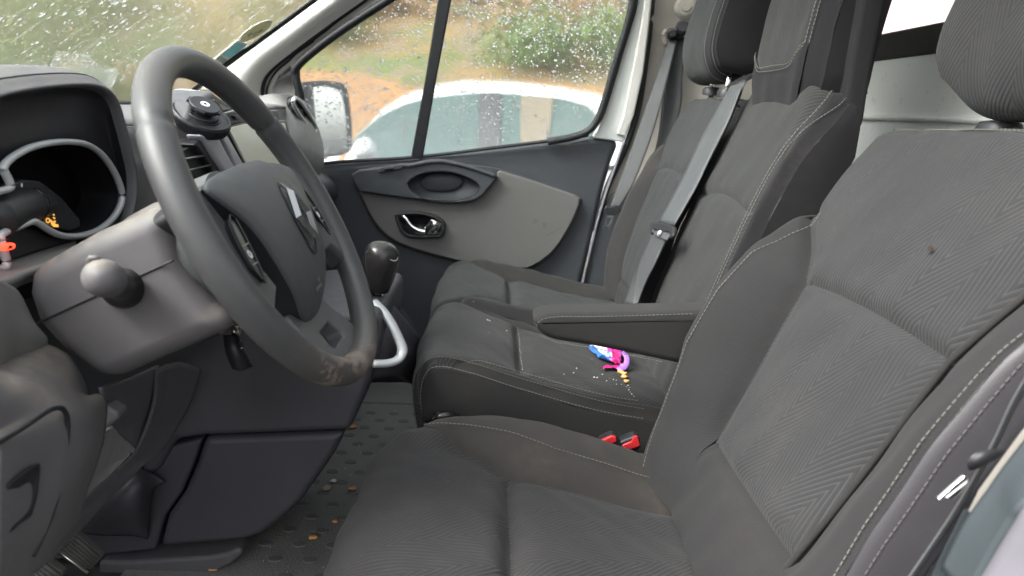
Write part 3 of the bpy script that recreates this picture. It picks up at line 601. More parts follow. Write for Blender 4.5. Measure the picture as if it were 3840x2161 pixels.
# window frame, seals, divider, panes
wf = prism('front_frame', wp('I', [(390,880),(398,750),(445,640),(560,522),(700,420),(900,270),(1110,110),(1290,-20),(1700,-330),(2000,-330),(1530,-20),(1300,130),(1100,255),(860,430),(760,520),(712,590),(705,650),(735,880)]), (0, .03, .0054), 'pillar_grey', door, bevel=.006)
o2 = np.array([0, -.010, 0])
def seal(nm, k, pts, r_, n=60, lift=.010): return tube(nm, [p-np.array([0, lift, 0]) for p in wp(k, pts)], r_, 'rubber', door, res=n, flat=.8)
seal('outer_seal', 'I', [(405,900),(408,760),(450,640),(560,528),(700,428),(900,280),(1110,118),(1290,-10),(1380,-80),(1710,-330)], .0115)
seal('glass_seal', 'I', [(752,900),(738,780),(715,690),(706,615),(730,560),(800,490),(950,370),(1100,262),(1300,130),(1520,-10),(1640,-90),(1990,-330)], .0125)
seal('thin_seal', 'I', [(450,860),(470,730),(540,610),(640,525),(720,450),(860,350)], .0028, 30, .006)
prism('mirror_sail', wp('I', [(470,880),(482,730),(545,620),(640,536),(668,532),(676,560),(695,680),(722,880)]), (0, .02, .0036), 'door_dark', door, bevel=.006)
rf = prism('rear_frame', wp('J', [(490,-380),(640,-380),(596,150),(545,560),(470,900),(395,1110),(150,1075),(190,1010),(250,830),(345,500),(430,180)]), (0, .03, .0054), 'white_paint', door, bevel=.006)
prism('frame_return', wp('J', [(600,-380),(634,-380),(590,150),(540,560),(468,890),(400,1060),(330,1040),(380,900),(450,560),(520,180)]), (0, -.012, -.002), 'pillar_grey', door, bevel=.006)
seal('glass_seal', 'J', [(522,-380),(475,-80),(452,60),(420,190),(335,470),(240,790),(190,920),(120,1010),(0,1062),(-200,1100)], .0125)
seal('belt_seal', 'O', [(700,426),(850,408),(1050,395),(1250,371),(1400,352),(1480,340)], .006, 30, .004)
prism('divider_bar', [p-np.array([0, .012, 0]) for p in wp('O', [(1132,-180),(1170,-180),(1100,190),(1064,398),(1034,400),(1072,190)])], (0, .02, .0036), 'rubber', door, bevel=.004)
off = np.array([0, .004, .0007])
_g = [p+off for p in wp('O', [(742,420),(738,350),(718,250),(730,190),(790,130),(900,45),(990,-15),(1135,-112),(1122,-15),(1085,190),(1050,420)])]
q = mk('quarter_glass', _g, [tuple(range(len(_g)))], 'side_glass', door, smooth=False)
_g = [p+off*2 for p in wp('O', [(1150,-185),(1640,-185),(1606,-15),(1590,40),(1556,160),(1510,300),(1480,352),(1300,400),(1048,420),(1085,190)])]
q2_ = mk('main_glass', _g, [tuple(range(len(_g)))], 'side_glass', door, smooth=False)
def sdrop(poly, dens):
    P = np.array(poly, float); x0, y0 = P.min(0); x1, y1 = P.max(0)
    def inside(x, y):
        c = False; j = len(P)-1
        for i in range(len(P)):
            if (P[i, 1] > y) != (P[j, 1] > y) and x < (P[j, 0]-P[i, 0])*(y-P[i, 1])/(P[j, 1]-P[i, 1])+P[i, 0]: c = not c
            j = i
        return c
    def f():
        for _ in range(30):
            x, y = random.uniform(x0, x1), random.uniform(y0, y1)
            if inside(x, y) and random.random() < dens(x, y): return PW('O', x, y)+off*2+np.array([0, .0012, .0])
        return None
    return f
drops('raindrops', 2600, sdrop([(755,405),(745,330),(735,230),(760,180),(900,70),(990,0),(1105,0),(1040,395)], lambda x, y: .5+.5*(y/400)), (0, 1, .18), .0007, .0034, q)
drops('raindrops', 3400, sdrop([(1135,0),(1585,0),(1500,300),(1470,340),(1060,390)], lambda x, y: .35+.5*abs(y-170)/230+.25*(x > 1450)), (0, 1, .18), .0007, .0036, q2_)
# wing mirror
MN = unit((.84, -.54, .05)); M0 = aY('I', 1010, 1020, 2.12)
def mp(pts, d=0): return [aP('I', x, y, M0, MN)-MN*d for x, y in pts]
mO = [(745,730),(800,700),(880,690),(1000,690),(1085,708),(1128,750),(1150,850),(1168,1000),(1176,1150),(1172,1250),(1145,1300),(1060,1332),(960,1345),(880,1345),(820,1250),(760,900)]
mG = [(858,760),(875,742),(960,738),(1050,760),(1090,790),(1112,860),(1138,1030),(1145,1200),(1140,1270),(1100,1300),(1000,1318),(935,1315),(905,1250),(885,1100),(868,900)]
mc = np.array(mO).mean(0)
mh = loft('mirror_housing', [mp(mG, .006), mp([(mc[0]+(x-mc[0])*.99, mc[1]+(y-mc[1])*.99) for x, y in mO], 0), mp(mO, .02), mp([(mc[0]+(x-mc[0])*.95, mc[1]+(y-mc[1])*.95) for x, y in mO], .09), mp([(mc[0]+(x-mc[0])*.6, mc[1]+(y-mc[1])*.6) for x, y in mO], .14)], 'black_plastic', door, n=60)
mk('mirror_glass', spl(mp(mG, .007), 50, True), [tuple(range(50))], 'mirror_glass', mh, smooth=False)
tube('mirror_split', mp([(880,1192),(960,1196),(1060,1192),(1143,1178)], .004), .0025, 'silver', mh, res=16)
tube('mirror_arm', [aY('I', 800, 1150, 2.15), aY('I', 700, 1200, 2.05), aY('I', 650, 1250, 1.93)], .03, 'black_plastic', door, res=10)

prism('header_frame', wp('O', [(1090,-135),(1640,-160),(1660,-225),(1230,-225)]), (0, .03, .0054), 'pillar_grey', door, bevel=.006)
# ------------------------------------------------------------------ dashboard
dash = thing('dashboard', 'dark grey plastic dashboard with instrument hood, vents and centre screen', 'dashboard', (-.5, 1.1, FZ))
# main body: top pad and rear face swept across the cab
def dprof(y):
    k = np.interp(y, [.40, .90, .945, 1.0, 1.35, 1.45, 1.88], [-.60, -.60, -.50, -.425, -.425, -.44, -.47])   # rear face position
    t = np.interp(y, [.40, .95, 1.1, 1.4, 1.88], [.755, .760, .768, .785, .79])                       # top height
    return [(-.80, y, .74), (-.72, y, .762), (-.66, y, t-.006), (k-.035, y, t), (k-.008, y, t-.012), (k, y, t-.04), (k+.012, y, .70), (k+.015, y, .64), (k-.005, y, .56), (k-.06, y, .50), (-.62, y, .46), (-.80, y, .46)]
ysd = list(np.linspace(.42, 1.865, 22)); P = np.array([spl(dprof(y), 70) for y in ysd])
mk('top_pad', P[:, :24], gridF(22, 24), 'dash_top', dash, solid=-.002)
mk('rear_face', P[:, 23:], gridF(22, 47), 'dash_face', dash, solid=-.002)
# rounded passenger end of the dash, beside the door
patch('end_cap', [[aX('O', x, y, X) for x, y, X in r] for r in [[(655,250,-.53),(690,246,-.50),(730,246,-.49),(762,262,-.50)], [(690,300,-.48),(730,300,-.445),(770,310,-.44),(795,335,-.455)], [(690,370,-.455),(740,370,-.425),(785,380,-.42),(806,400,-.435)], [(690,430,-.46),(740,432,-.44),(778,436,-.435),(794,442,-.45)], [(690,450,-.50),(740,455,-.48),(775,455,-.48),(790,460,-.48)]]], 'dash_light', dash, mu=8, mv=8, solid=.01)  # paler plastic carries the light reflected off this end
patch('glovebox_roll', [[aX('O', x, y, X) for x, y, X in r] for r in [[(700,440,-.47),(770,440,-.45),(815,447,-.45),(838,460,-.46)], [(700,470,-.44),(770,470,-.42),(825,472,-.42),(846,485,-.43)], [(700,520,-.45),(770,520,-.43),(815,515,-.44),(842,505,-.45)], [(700,560,-.50),(770,560,-.50),(800,545,-.50),(825,530,-.50)]]], 'dash_plastic', dash, mu=8, mv=6, solid=.01)
prism('slot', [aX('C', x, y, -.452) for x, y in [(1270,318),(1400,312),(1412,330),(1370,345),(1290,345)]], (-.02, 0, 0), 'black_plastic', dash, bevel=.002)
# passenger end air vent: oval ring with a black sheet for the shaded throat
vc = [(1560,200),(1620,205),(1690,270),(1750,360),(1800,440),(1850,540),(1860,600),(1825,640),(1760,600),(1680,500),(1600,390),(1540,280)]
vi = [(1600,235),(1625,240),(1680,300),(1740,390),(1790,470),(1830,545),(1838,585),(1815,595),(1770,560),(1700,470),(1640,375),(1600,290)]
vX = lambda pts, X: [aX('C', x, y, X) for x, y in pts]
av = loft('air_vent', [vX([(x-45, y+5) for x, y in vc], -.45), vX(vc, -.437), vX([(x*.5+a*.5, y*.5+b_*.5) for (x, y), (a, b_) in zip(vc, vi)], -.430), vX(vi, -.436)], 'gloss_black', dash, cap=(True, False), n=60)
tube('vent_ring', vX([(x*.35+a*.65, y*.35+b_*.65) for (x, y), (a, b_) in zip(vc, vi)], -.429), .0045, 'silver', av, res=60, closed=True)
mk('vent_throat_shade', spl(vX(vi, -.4355), 40, True), [tuple(range(40))], 'rubber', av, smooth=False)  # flat black sheet: the shade inside the vent given as colour
for s_ in (.35, .62):
    a = np.array(vX([(1610+ s_*160, 250+s_*300)], -.434)[0]); tube('vent_blade', [a-(0, .02, .0), a+(0, .02, 0)], .003, 'dash_plastic', av, n=8, flat=.4)
# centre stack behind the wheel
CXF = -.385
cX = lambda k, pts, X=CXF: [aX(k, x, y, X) for x, y in pts]
stack = prism('centre_stack', cX('C', [(640,140),(720,200),(880,300),(1500,560),(1560,1000),(1480,1400),(900,1500),(520,1400),(420,900),(330,500),(420,250)], CXF-.006), (-.06, 0, 0), 'dash_plastic', dash, bevel=.008)
prism('screen_frame', cX('C', [(790,548),(1010,500),(1500,480),(1640,1050),(1500,1090),(1050,1085),(985,930)]), (-.01, 0, 0), 'dash_plastic', stack, bevel=.003)
prism('display_screen', cX('C', [(815,568),(1010,522),(1480,510),(1590,1030),(1480,1060),(1062,1068),(960,860)], CXF+.002), (-.004, 0, 0), 'screen', stack, bevel=.001)
prism('silver_strip', cX('C', [(690,610),(760,585),(1040,1075),(930,1095),(800,800)], CXF+.006), (-.012, 0, 0), 'silver', stack, bevel=.003)
prism('trim_column', cX('C', [(500,650),(560,640),(690,640),(800,860),(935,1090),(780,1110),(640,900)], CXF+.012), (-.025, 0, 0), 'trim_silver', stack, bevel=.006)
prism('vent_side_trim', cX('C', [(420,770),(520,660),(560,720),(680,930),(780,1110),(660,1140),(560,960)], CXF+.006), (-.03, 0, 0), 'black_plastic', stack, bevel=.004)
prism('vent_throat_shade', cX('C', [(250,850),(430,760),(560,960),(680,1140),(480,1290),(360,1080)], CXF-.004), (-.01, 0, 0), 'rubber', stack, bevel=0)  # black plate on the stack stands for the shaded depth of the vent
for a, b_ in (((300,935),(500,895)), ((350,1068),(580,1005)), ((430,1190),(650,1120))):
    tube('vent_blade', [aX('C', *a, CXF+.004), aX('C', *b_, CXF+.004)], .0032, 'dash_plastic', stack, n=8, flat=.35)
prism('button_strip', cX('C', [(755,400),(860,372),(1400,360),(1420,470),(1000,505),(800,545),(775,480)], CXF-.002), (-.01, 0, 0), 'dash_plastic', stack, bevel=.003)
for pts in ([(778,438),(808,430),(835,455),(845,490),(815,505),(785,490)], [(888,425),(918,420),(945,450),(950,475),(925,478),(900,460)]):
    prism('button', cX('C', pts, CXF+.004), (-.008, 0, 0), 'black_plastic', stack, bevel=.0015)
tube('strip_edge', cX('C', [(755,398),(860,370),(1000,362)], CXF+.001), .0015, 'silver', stack, n=6)
prism('upper_tray', cX('C', [(610,240),(660,225),(860,345),(760,390),(740,385),(690,310)], CXF-.003), (-.02, 0, 0), 'gloss_black', stack, bevel=.004)
# instrument hood
LX = -.46
lip = [(-260,270),(-120,225),(0,190),(120,162),(260,140),(400,126),(500,122),(580,126),(645,143),(700,180),(740,240),(768,325),(795,425),(828,560),(850,660),(858,760),(848,870),(826,960),(790,1080)]
Lp = np.array([aX('B', x, y, LX) for x, y in lip]); cen = np.array([LX, .74, .66])
def hoodrow(dx, scale, dz=0):
    q = Lp.copy(); v = q-cen; q = cen+v*np.array([1, scale, scale]); q[:, 0] = LX+dx; q[:, 2] += dz; return q
rows = [hoodrow(-.008, .962), hoodrow(.0, .975), hoodrow(.003, .995), hoodrow(-.002, 1.02), hoodrow(-.02, 1.06, .003), hoodrow(-.07, 1.09, .003), hoodrow(-.20, 1.10, -.02), hoodrow(-.30, 1.05, -.05)]
patch('instrument_hood', rows, 'dash_top', dash, mu=4, mv=4, solid=0)
tube('hood_seam', hoodrow(-.0135, 1.05, .0025)[:10], .0011, 'rubber', dash, res=60, n=6)
RX = -.470
inn_ = [(-260,700),(-150,690),(-40,660),(30,608),(110,555),(210,510),(320,485),(420,477),(520,487),(600,518),(670,578),(728,655),(764,735),(784,800),(792,840),(786,885),(766,935),(735,985),(695,1035)]
IP = np.array([aX('B', x, y, RX-.008) for x, y in inn_]); LI = hoodrow(-.0085, .960)
patch('hood_lining', [LI, LI*.8+IP*.2+np.array([-.006, 0, .004]), LI*.45+IP*.55+np.array([-.006, 0, .004]), IP, IP*np.array([1, 1, 1])+np.array([-.004, -.004, -.003])], 'black_plastic', dash, mu=5, mv=6, solid=0)
mk('cluster_back', [(LX-.075, .45, .56), (LX-.075, .97, .56), (LX-.065, .97, .80), (LX-.065, .45, .80)], [(0, 1, 2, 3)], 'gauge_dark', dash, smooth=False, solid=.003)
ring = [(-40,812),(0,803),(48,792),(66,772),(50,725),(22,672),(28,640),(60,605),(110,570),(190,530),(300,502),(420,492),(530,505),(610,545),(670,605),(725,690),(762,780),(772,850),(745,930),(690,1000),(610,1055),(520,1085),(420,1090),(345,1070),(285,1035),(235,1004),(195,998),(110,1030),(30,1066),(4,1090),(10,1140),(28,1200),(42,1255),(32,1288),(0,1296),(-50,1290)]
RP = np.array([aX('B', x, y, -.4635) for x, y in ring])
tube('gauge_trim', RP, .0043, 'silver', dash, res=170, n=10, flat=.8)
rc = np.array([RX, .80, .685]); RP2 = rc+(RP-rc)*np.array([1, .93, .93])
patch('gauge_cone', [RP[4:27]+np.array([-.006, 0, 0]), RP2[4:27]+np.array([-.018, 0, 0]), rc+(RP2[4:27]-rc)*np.array([1, .95, .95])+np.array([-.045, 0, 0])], 'gauge_dark', dash, mu=4, mv=6, solid=0)
# gauge face with its scale
gf = prism('gauge_face', [aX('B', x, y, -.478) for x, y in [(60,760),(160,730),(260,740),(400,850),(510,980),(515,1040),(440,1065),(330,1040),(250,1010),(120,1040),(40,1050)]], (-.01, 0, 0), 'black_plastic', dash, bevel=.003)
def bmark(a, b_, w, mat, X=-.4755): A, B_ = aX('B', *a, X), aX('B', *b_, X); t = (B_-A)/2; s = unit(np.cross(t, (1, 0, 0)))*w; return ((A+B_)/2, t, s, (.0004, 0, 0))
boxes('gauge_ticks', [bmark((320+i*6, 985+i*6), (330+i*6, 1020+i*2), .0006, 0) for i in range(6)]+[bmark((325+4*i, 905+22*i), (335+4*i, 912+22*i), .0008, 0) for i in range(6)]+[bmark((335+7*i, 1015), (340+7*i, 1030), .0007, 0) for i in range(5)], 'orange_mark', gf)
tube('gauge_zero', [aX('B', 303+11*math.cos(t), 990+14*math.sin(t), -.4755) for t in np.linspace(0, 6.283, 14)[:-1]], .0007, 'orange_mark', gf, closed=True, n=5)
boxes('gauge_mark', [bmark((137,755), (138,778), .0008, 0)], 'white_mark', gf)
# dark control pod with a barrel at the left of the gauge
tube('trip_barrel', [aX('B', x, y, X) for x, y, X in [(-60,985,-.475),(60,930,-.48),(160,900,-.485),(240,885,-.49),(290,890,-.495)]], [.021, .021, .020, .018, .011], 'black_plastic', dash, res=24, n=20)
tube('barrel_band', [aX('B', x, y, X) for x, y, X in [(170,897,-.485),(182,894,-.486)]], .0203, 'gloss_black', dash, n=20)
prism('lower_tray', [aX('B', x, y, -.475) for x, y in [(-60,1130),(20,1110),(120,1040),(230,1030),(300,1080),(420,1100),(480,1120),(200,1200),(60,1250),(-60,1260)]], (-.03, 0, 0), 'black_plastic', dash, bevel=.004)
rl = prism('warning_lamp', [aX('B', x, y, -.452) for x, y in [(18,1158),(36,1142),(85,1132),(103,1140),(100,1165),(82,1175),(36,1182)]], (-.006, 0, 0), 'red_lamp', dash, bevel=.0015)
boxes('lamp_symbol', [bmark(a, b_, .0007, 0, -.4512) for a, b_ in (((52,1168),(64,1158)), ((64,1158),(60,1148)), ((64,1158),(78,1152)), ((64,1158),(74,1166)))], 'gloss_black', rl)
# shelf under the gauges, end trim of the dash, knee panel and pocket
patch('shelf', [[aY('B', x, y, d) for x, y, d in r] for r in [[(-80,1330,.63),(60,1250,.70),(240,1170,.76),(480,1110,.82)], [(-80,1390,.60),(60,1330,.66),(260,1250,.71),(480,1180,.76)], [(-80,1420,.585),(60,1370,.63),(200,1310,.67),(420,1240,.70)], [(-80,1460,.60),(60,1420,.64),(160,1370,.68),(400,1300,.71)]]], 'dash_light', dash, mu=8, mv=8, solid=.003)
patch('end_trim', [[aY('E', x, y, d) for x, y, d in r] for r in [[(-120,250,.53),(0,310,.575),(60,350,.60),(110,420,.63)], [(-120,480,.52),(30,480,.57),(120,520,.60),(190,580,.63)], [(-120,650,.52),(50,640,.57),(180,640,.60),(270,675,.63)], [(-120,880,.525),(30,830,.575),(180,765,.605),(285,700,.635)]]], 'dash_light', dash, mu=8, mv=8, solid=.006)
kn = [[('E',-120,920,.52),('E',0,855,.57),('E',150,790,.60),('E',285,745,.63),('E',420,800,.645),('E',500,890,.655)],
      [('E',-120,1010,.485),('E',20,950,.53),('E',180,890,.565),('E',330,860,.60),('E',460,910,.62),('E',545,1010,.645)],
      [('E',-120,1150,.465),('E',60,1080,.505),('E',220,1020,.54),('E',380,1010,.57),('E',500,1050,.60),('E',570,1110,.64)],
      [('E',-120,1350,.452),('E',80,1250,.49),('E',260,1180,.522),('E',430,1160,.55),('E',560,1150,.585),('E',675,1090,.635)],
      [('G',-80,560,.445),('G',120,480,.478),('G',300,430,.508),('G',450,400,.535),('G',590,370,.57),('G',712,330,.625)],
      [('G',-80,800,.437),('G',100,720,.468),('G',270,680,.497),('G',420,640,.522),('G',560,600,.555),('G',690,490,.615)],
      [('G',-80,1050,.432),('G',80,980,.46),('G',230,930,.487),('G',370,890,.512),('G',490,830,.545),('G',610,740,.60)],
      [('G',-80,1300,.428),('G',40,1230,.453),('G',170,1180,.478),('G',310,1110,.505),('G',430,1030,.54),('G',548,915,.59)],
      [('G',-80,1650,.428),('G',0,1560,.45),('G',100,1480,.475),('G',220,1390,.505),('G',340,1290,.54),('G',470,1170,.585)]]
patch('knee_panel', [[aY(*q) for q in r] for r in kn], 'shroud', dash, mu=7, mv=7, solid=.006)  # paler shroud plastic stands in for door light falling on this panel
# fuse flap with a recessed grip, outlined by a groove
fl = [('G',-60,520,.4445),('G',60,450,.4645),('G',190,370,.483),('G',330,275,.507),('G',400,248,.520),('G',450,258,.530),('G',478,310,.537),('G',482,400,.5375),('G',470,560,.5335),('G',430,800,.5235),('G',380,980,.512),('G',310,1150,.503),('G',235,1310,.49)]
tube('flap_groove', [aY(k, x, y, d-.0065) for k, x, y, d in fl], .0022, 'rubber', dash, res=80, n=6)
patch('flap_grip', [[aY('G', x, y, d-.012) for x, y, d in r] for r in [[(40,800,.458),(110,740,.468),(180,690,.478),(265,645,.494)], [(20,900,.462),(110,850,.474),(190,800,.488),(272,760,.494)], [(10,1000,.458),(90,1000,.470),(170,980,.482),(245,900,.492)], [(-20,1150,.452),(60,1140,.458),(130,1080,.47),(205,1020,.484)]]], 'black_plastic', dash, mu=6, mv=6, solid=.002)
patch('pocket_back', [[aY('G', x, y, d) for x, y, d in r] for r in [[(700,100,.68),(880,40,.74),(1120,-60,.80)], [(740,250,.69),(900,200,.75),(1085,140,.80)], [(770,395,.70),(890,380,.75),(1020,380,.79)], [(790,400,.70),(860,470,.73),(940,558,.76)]]], 'dash_plastic', dash, mu=8, mv=6, solid=.004)
patch('pocket_floor', [[aY('G', x, y, d) for x, y, d in r] for r in [[(690,470,.63),(780,400,.69),(800,405,.70)], [(640,640,.63),(760,560,.69),(870,480,.73)], [(590,780,.62),(720,690,.68),(935,552,.755)], [(545,918,.60),(700,800,.66),(920,600,.74)]]], 'dash_light', dash, mu=8, mv=6, solid=.004)
tube('pocket_ledge', [aY('G', x, y, d-.002) for x, y, d in [(770,392,.70),(850,470,.73),(938,556,.755)]], .0045, 'dash_light', dash, res=20)  # ledge in paler plastic, its highlight put into the colour
prism('pocket_clip', [aY('G', x, y, .66) for x, y in [(735,235),(770,240),(830,275),(852,310),(840,335),(770,390),(700,430),(705,300)]], (0, .02, 0), 'dash_plastic', dash, bevel=.004)
patch('lower_band', [[aY('G', x, y, d) for x, y, d in r] for r in [[(1100,-30,.79),(1180,-60,.83),(1290,-80,.86),(1430,-30,.90)], [(1085,200,.79),(1150,190,.82),(1250,190,.85),(1350,200,.88)], [(1010,430,.775),(1070,430,.80),(1140,430,.825),(1230,410,.85)], [(920,590,.745),(980,600,.77),(1040,600,.79),(1120,570,.82)], [(760,740,.68),(820,760,.70),(880,750,.72),(960,705,.75)], [(545,920,.60),(590,950,.62),(650,950,.64),(760,890,.68)], [(330,1180,.53),(400,1170,.545),(460,1140,.56),(540,1120,.60)], [(60,1480,.47),(130,1460,.485),(210,1420,.50),(300,1340,.535)]]], 'dash_plastic', dash, mu=6, mv=6, solid=.004)
# lower centre console: the wall beside the driver's knee, its lower panel and the footwell liner
CN = 1.0
pr = [(500,840),(620,800),(800,780),(950,800),(952,860),(945,905),(935,945),(915,1000),(893,1050),(880,1085)]
con = prism('console_upper', lY('O', pr+[(700,1092),(512,1099),(440,1110),(395,1190),(360,1200),(330,1100),(420,900)], CN), (0, .30, 0), 'dark_console', dash, bevel=.02, seg=5)
prism('console_lower', lY('O', [(514,1102),(700,1095),(868,1089),(842,1140),(805,1195),(757,1262),(700,1315),(655,1348),(610,1362),(520,1370),(400,1380),(420,1300),(462,1240),(492,1170)], CN+.005), (0, .28, 0), 'dark_console', dash, bevel=.012, seg=4)
prism('footwell_liner', lY('O', [(330,1090),(400,1130),(508,1104),(486,1170),(456,1240),(414,1300),(390,1385),(250,1400),(60,1420),(60,1180)], CN+.012), (0, .2, 0), 'dark_console', dash, bevel=.006)
patch('liner_hump', [[aY('G', x, y, d) for x, y, d in r] for r in [[(730,800,1.012),(860,720,1.0),(1000,690,.995),(1180,770,1.005)], [(700,900,.99),(820,850,.96),(980,800,.955),(1090,830,1.0)], [(640,1020,.99),(780,1000,.95),(960,980,.955),(1060,1000,1.0)], [(560,1130,1.0),(760,1150,.99),(940,1150,.99),(1050,1180,1.008)]]], 'dark_console', dash, mu=8, mv=8, solid=.003)
tube('console_seam', [aY('G', x, y, .985) for x, y in [(1425,0),(1380,130),(1290,310),(1180,480),(1100,590)]], .0012, 'dash_light', dash, res=30, n=6)
# gear lever bezel on the console: silver loop, boot, lever and knob
tube('silver_loop', [aY('O', x, y, d) for x, y, d in [(938,915,1.0),(975,914,1.01),(1002,904,1.02),(1012,880,1.03),(1002,850,1.04),(985,815,1.05),(965,785,1.06),(940,760,1.07)]], .0085, 'silver', dash, res=40, flat=.7)
patch('console_cheek', [[aY('O', x, y, d) for x, y, d in r] for r in [[(900,740,1.10),(950,745,1.14),(1000,790,1.18),(1050,850,1.26)], [(900,800,1.06),(950,800,1.09),(990,840,1.12),(1046,890,1.25)], [(900,860,1.03),(950,860,1.05),(1000,880,1.09),(1042,920,1.25)], [(900,960,1.02),(940,950,1.04),(990,945,1.10),(1040,970,1.25)]]], 'dark_console', dash, mu=8, mv=6, solid=.006)
patch('console_far', [[aY('O', x, y, d) for x, y, d in r] for r in [[(930,735,1.25),(980,745,1.27),(1030,800,1.29),(1075,880,1.30)], [(930,960,1.25),(980,960,1.27),(1020,960,1.29),(1060,970,1.30)]]], 'dark_console', dash, mu=8, mv=4, solid=.006)
# footwell end wall on the passenger side
struct(prism('footwell_wall', [(-.36, 1.2, FZ), (-.36, 1.93, FZ), (-.42, 1.93, .52), (-.42, 1.2, .52)], (-.03, 0, 0), 'floor_dark', bevel=.01))
struct(prism('firewall', [(-.70, .40, FZ), (-.70, 1.0, FZ), (-.74, 1.0, .50), (-.74, .40, .50)], (-.03, 0, 0), 'floor_dark', bevel=.01))
gl = thing('gear_lever', 'black leather gear knob on its lever, behind the steering wheel rim', 'gear lever', aY('O', 935, 735, 1.12))
kc = aY('O', 957, 668, 1.12); kax = unit((.10, -.08, 1))
gk = lathe('knob', [(.010, -.048), (.018, -.044), (.0225, -.028), (.0275, -.006), (.0290, .010), (.0275, .024), (.022, .034), (.012, .039), (.002, .040)], kc, kax, 'knob_leather', gl, n=32, sharp=None)
gd_ = unit((.70, -.42, .58)); gp = kc+np.array([0, 0, .006])+gd_*.0262
lathe('shift_plate', [(.0125, 0), (.0125, .0022), (.0115, .003), (.002, .0032)], gp, gd_, 'gloss_black', gk, n=28); lathe('plate_rim', [(.0125, .0018), (.0134, .0020), (.0134, .0028), (.0122, .0030)], gp, gd_, 'silver', gk, n=28)
tube('shaft', [kc-kax*.045, kc-kax*.10+np.array([-.01,.0,0])], .006, 'chrome', gl, n=10)
tube('collar', [kc-kax*.050, kc-kax*.060], .011, 'chrome', gl, n=14)
bt = kc-kax*.07
lathe('boot', [(.012, 0), (.020, -.02), (.030, -.045), (.048, -.08), (.05, -.085)][::-1], bt, kax, 'vinyl', gl)

prism('knee_filler', lY('E', [(-150,100),(500,300),(1300,560),(1500,640),(1100,860),(700,1100),(560,1180),(200,950),(-150,950)], .885), (0, .02, 0), 'rubber', dash, bevel=0)
# ------------------------------------------------------------------ steering wheel and column
WC = np.array([-.2223, .72, .6798]); TH = R(29.5); WNn = np.array([math.cos(TH), 0, math.sin(TH)]); WU = np.array([-math.sin(TH), 0, math.cos(TH)]); WA = np.array([0, 1., 0])
def wl(a, b, c): return WC+WA*a+WU*b+WNn*c
# worn rim: flakes where hands rub, top and lower right
m, nt, b, tc = base('rim_skin', .42, .45); v = tc.outputs['Object']
n1 = noise_(nt, v, 30, 5, .65); n2 = noise_(nt, v, 140, 4, .7)
def blob(c, r0, r1):
    d = nd(nt, 'ShaderNodeVectorMath', operation='DISTANCE'); nt.links.new(v, d.inputs[0]); d.inputs[1].default_value = tuple(c); return ramp_(nt, d.outputs['Value'], r1, r0)
RR = .1726
pa = lambda deg: WA*(RR*math.sin(R(deg)))+WU*(RR*math.cos(R(deg)))
wear = math_(nt, 'MAXIMUM', math_(nt, 'MAXIMUM', blob(pa(188)+WNn*.012, .03, .13), blob(pa(215)+WNn*.012, .02, .09)), math_(nt, 'MULTIPLY', blob(pa(-28)+WNn*.012, .01, .085), .85))
flake = ramp_(nt, math_(nt, 'ADD', math_(nt, 'MULTIPLY', wear, .45), math_(nt, 'ADD', math_(nt, 'MULTIPLY', n1, .55), math_(nt, 'MULTIPLY', n2, .35))), .885, .93)
soft = math_(nt, 'MULTIPLY', wear, .5)
c = mix_(nt, n1, (.042,.042,.044), (.068,.069,.07)); c = mix_(nt, soft, c, (.10,.085,.075)); c = mix_(nt, math_(nt, 'MULTIPLY', flake, .85), c, (.21,.165,.14))
nt.links.new(c, b.inputs['Base Color'])
vo = nd(nt, 'ShaderNodeTexVoronoi'); vo.inputs['Scale'].default_value = 1300; nt.links.new(v, vo.inputs['Vector'])
nt.links.new(math_(nt, 'ADD', math_(nt, 'MULTIPLY', flake, .25), .40), b.inputs['Roughness'])
bump_(nt, b, math_(nt, 'SUBTRACT', math_(nt, 'MULTIPLY', vo.outputs['Distance'], .6), math_(nt, 'MULTIPLY', flake, .8)), .3, .0007)
wheel = thing('steering_wheel', 'worn black steering wheel with a chrome diamond badge', 'steering wheel', WC)
n, k = 220, 22; V = []
for i in range(n):
    t = 2*math.pi*i/n; dg = math.degrees(t); e = wl(math.sin(t), math.cos(t), 0)-WC
    g = sum(math.exp(-(((dg-q+180) % 360-180)/.9)**2) for q in (-52, 52))       # stitched joints of the grip
    gr = 1
    for j in range(k):
        a = 2*math.pi*j/k; r_ = .0147*gr-.0022*g; V.append(WC+e*(RR+r_*math.cos(a))+WNn*(r_*1.06*math.sin(a)))
F = gridF(n, k, True)+[((n-1)*k+j, (n-1)*k+(j+1) % k, (j+1) % k, j) for j in range(k)]
mk('rim', V, F, 'rim_skin', wheel)
# airbag cover
half = [(0,.062),(.045,.061),(.088,.057),(.112,.051),(.119,.044),(.110,.028),(.094,.006),(.079,-.026),(.062,-.064),(.042,-.094),(.022,-.109)]
ol = half+[(0,-.113)]+[(-a, b_) for a, b_ in half[:0:-1]]
OL = spl(np.array(ol), 96, True); ctr = np.array([0, -.012]); V = []
def cz(a, b_, t):
    z = .0255-3.4*b_*b_-.003*min(1, (a/.06)**2); ridge = .006*(sstep(abs(a)+.20*(b_+.05), .048, .085)); return z-ridge-.005*t**12
T = [.02, .12, .22, .32, .42, .52, .62, .72, .8, .87, .92, .96, .985, 1.0]
for t in T:
    for p in OL: q_ = ctr+(p-ctr)*t; V.append(wl(q_[0], q_[1], cz(q_[0], q_[1], t)))
for p in OL: V.append(wl(p[0], p[1], cz(p[0], p[1], 1)-.004))
F = gridF(len(T)+1, 96, True)+[tuple(range(96))[::-1]]
ab = mk('airbag_cover', V, F, 'airbag_skin', wheel)
V = []
for dc, sc_ in ((-.0035, .995), (-.012, .975), (-.06, .95)):
    for p in OL: q_ = ctr+(p-ctr)*sc_; V.append(wl(q_[0], q_[1], cz(p[0], p[1], 1)+dc))
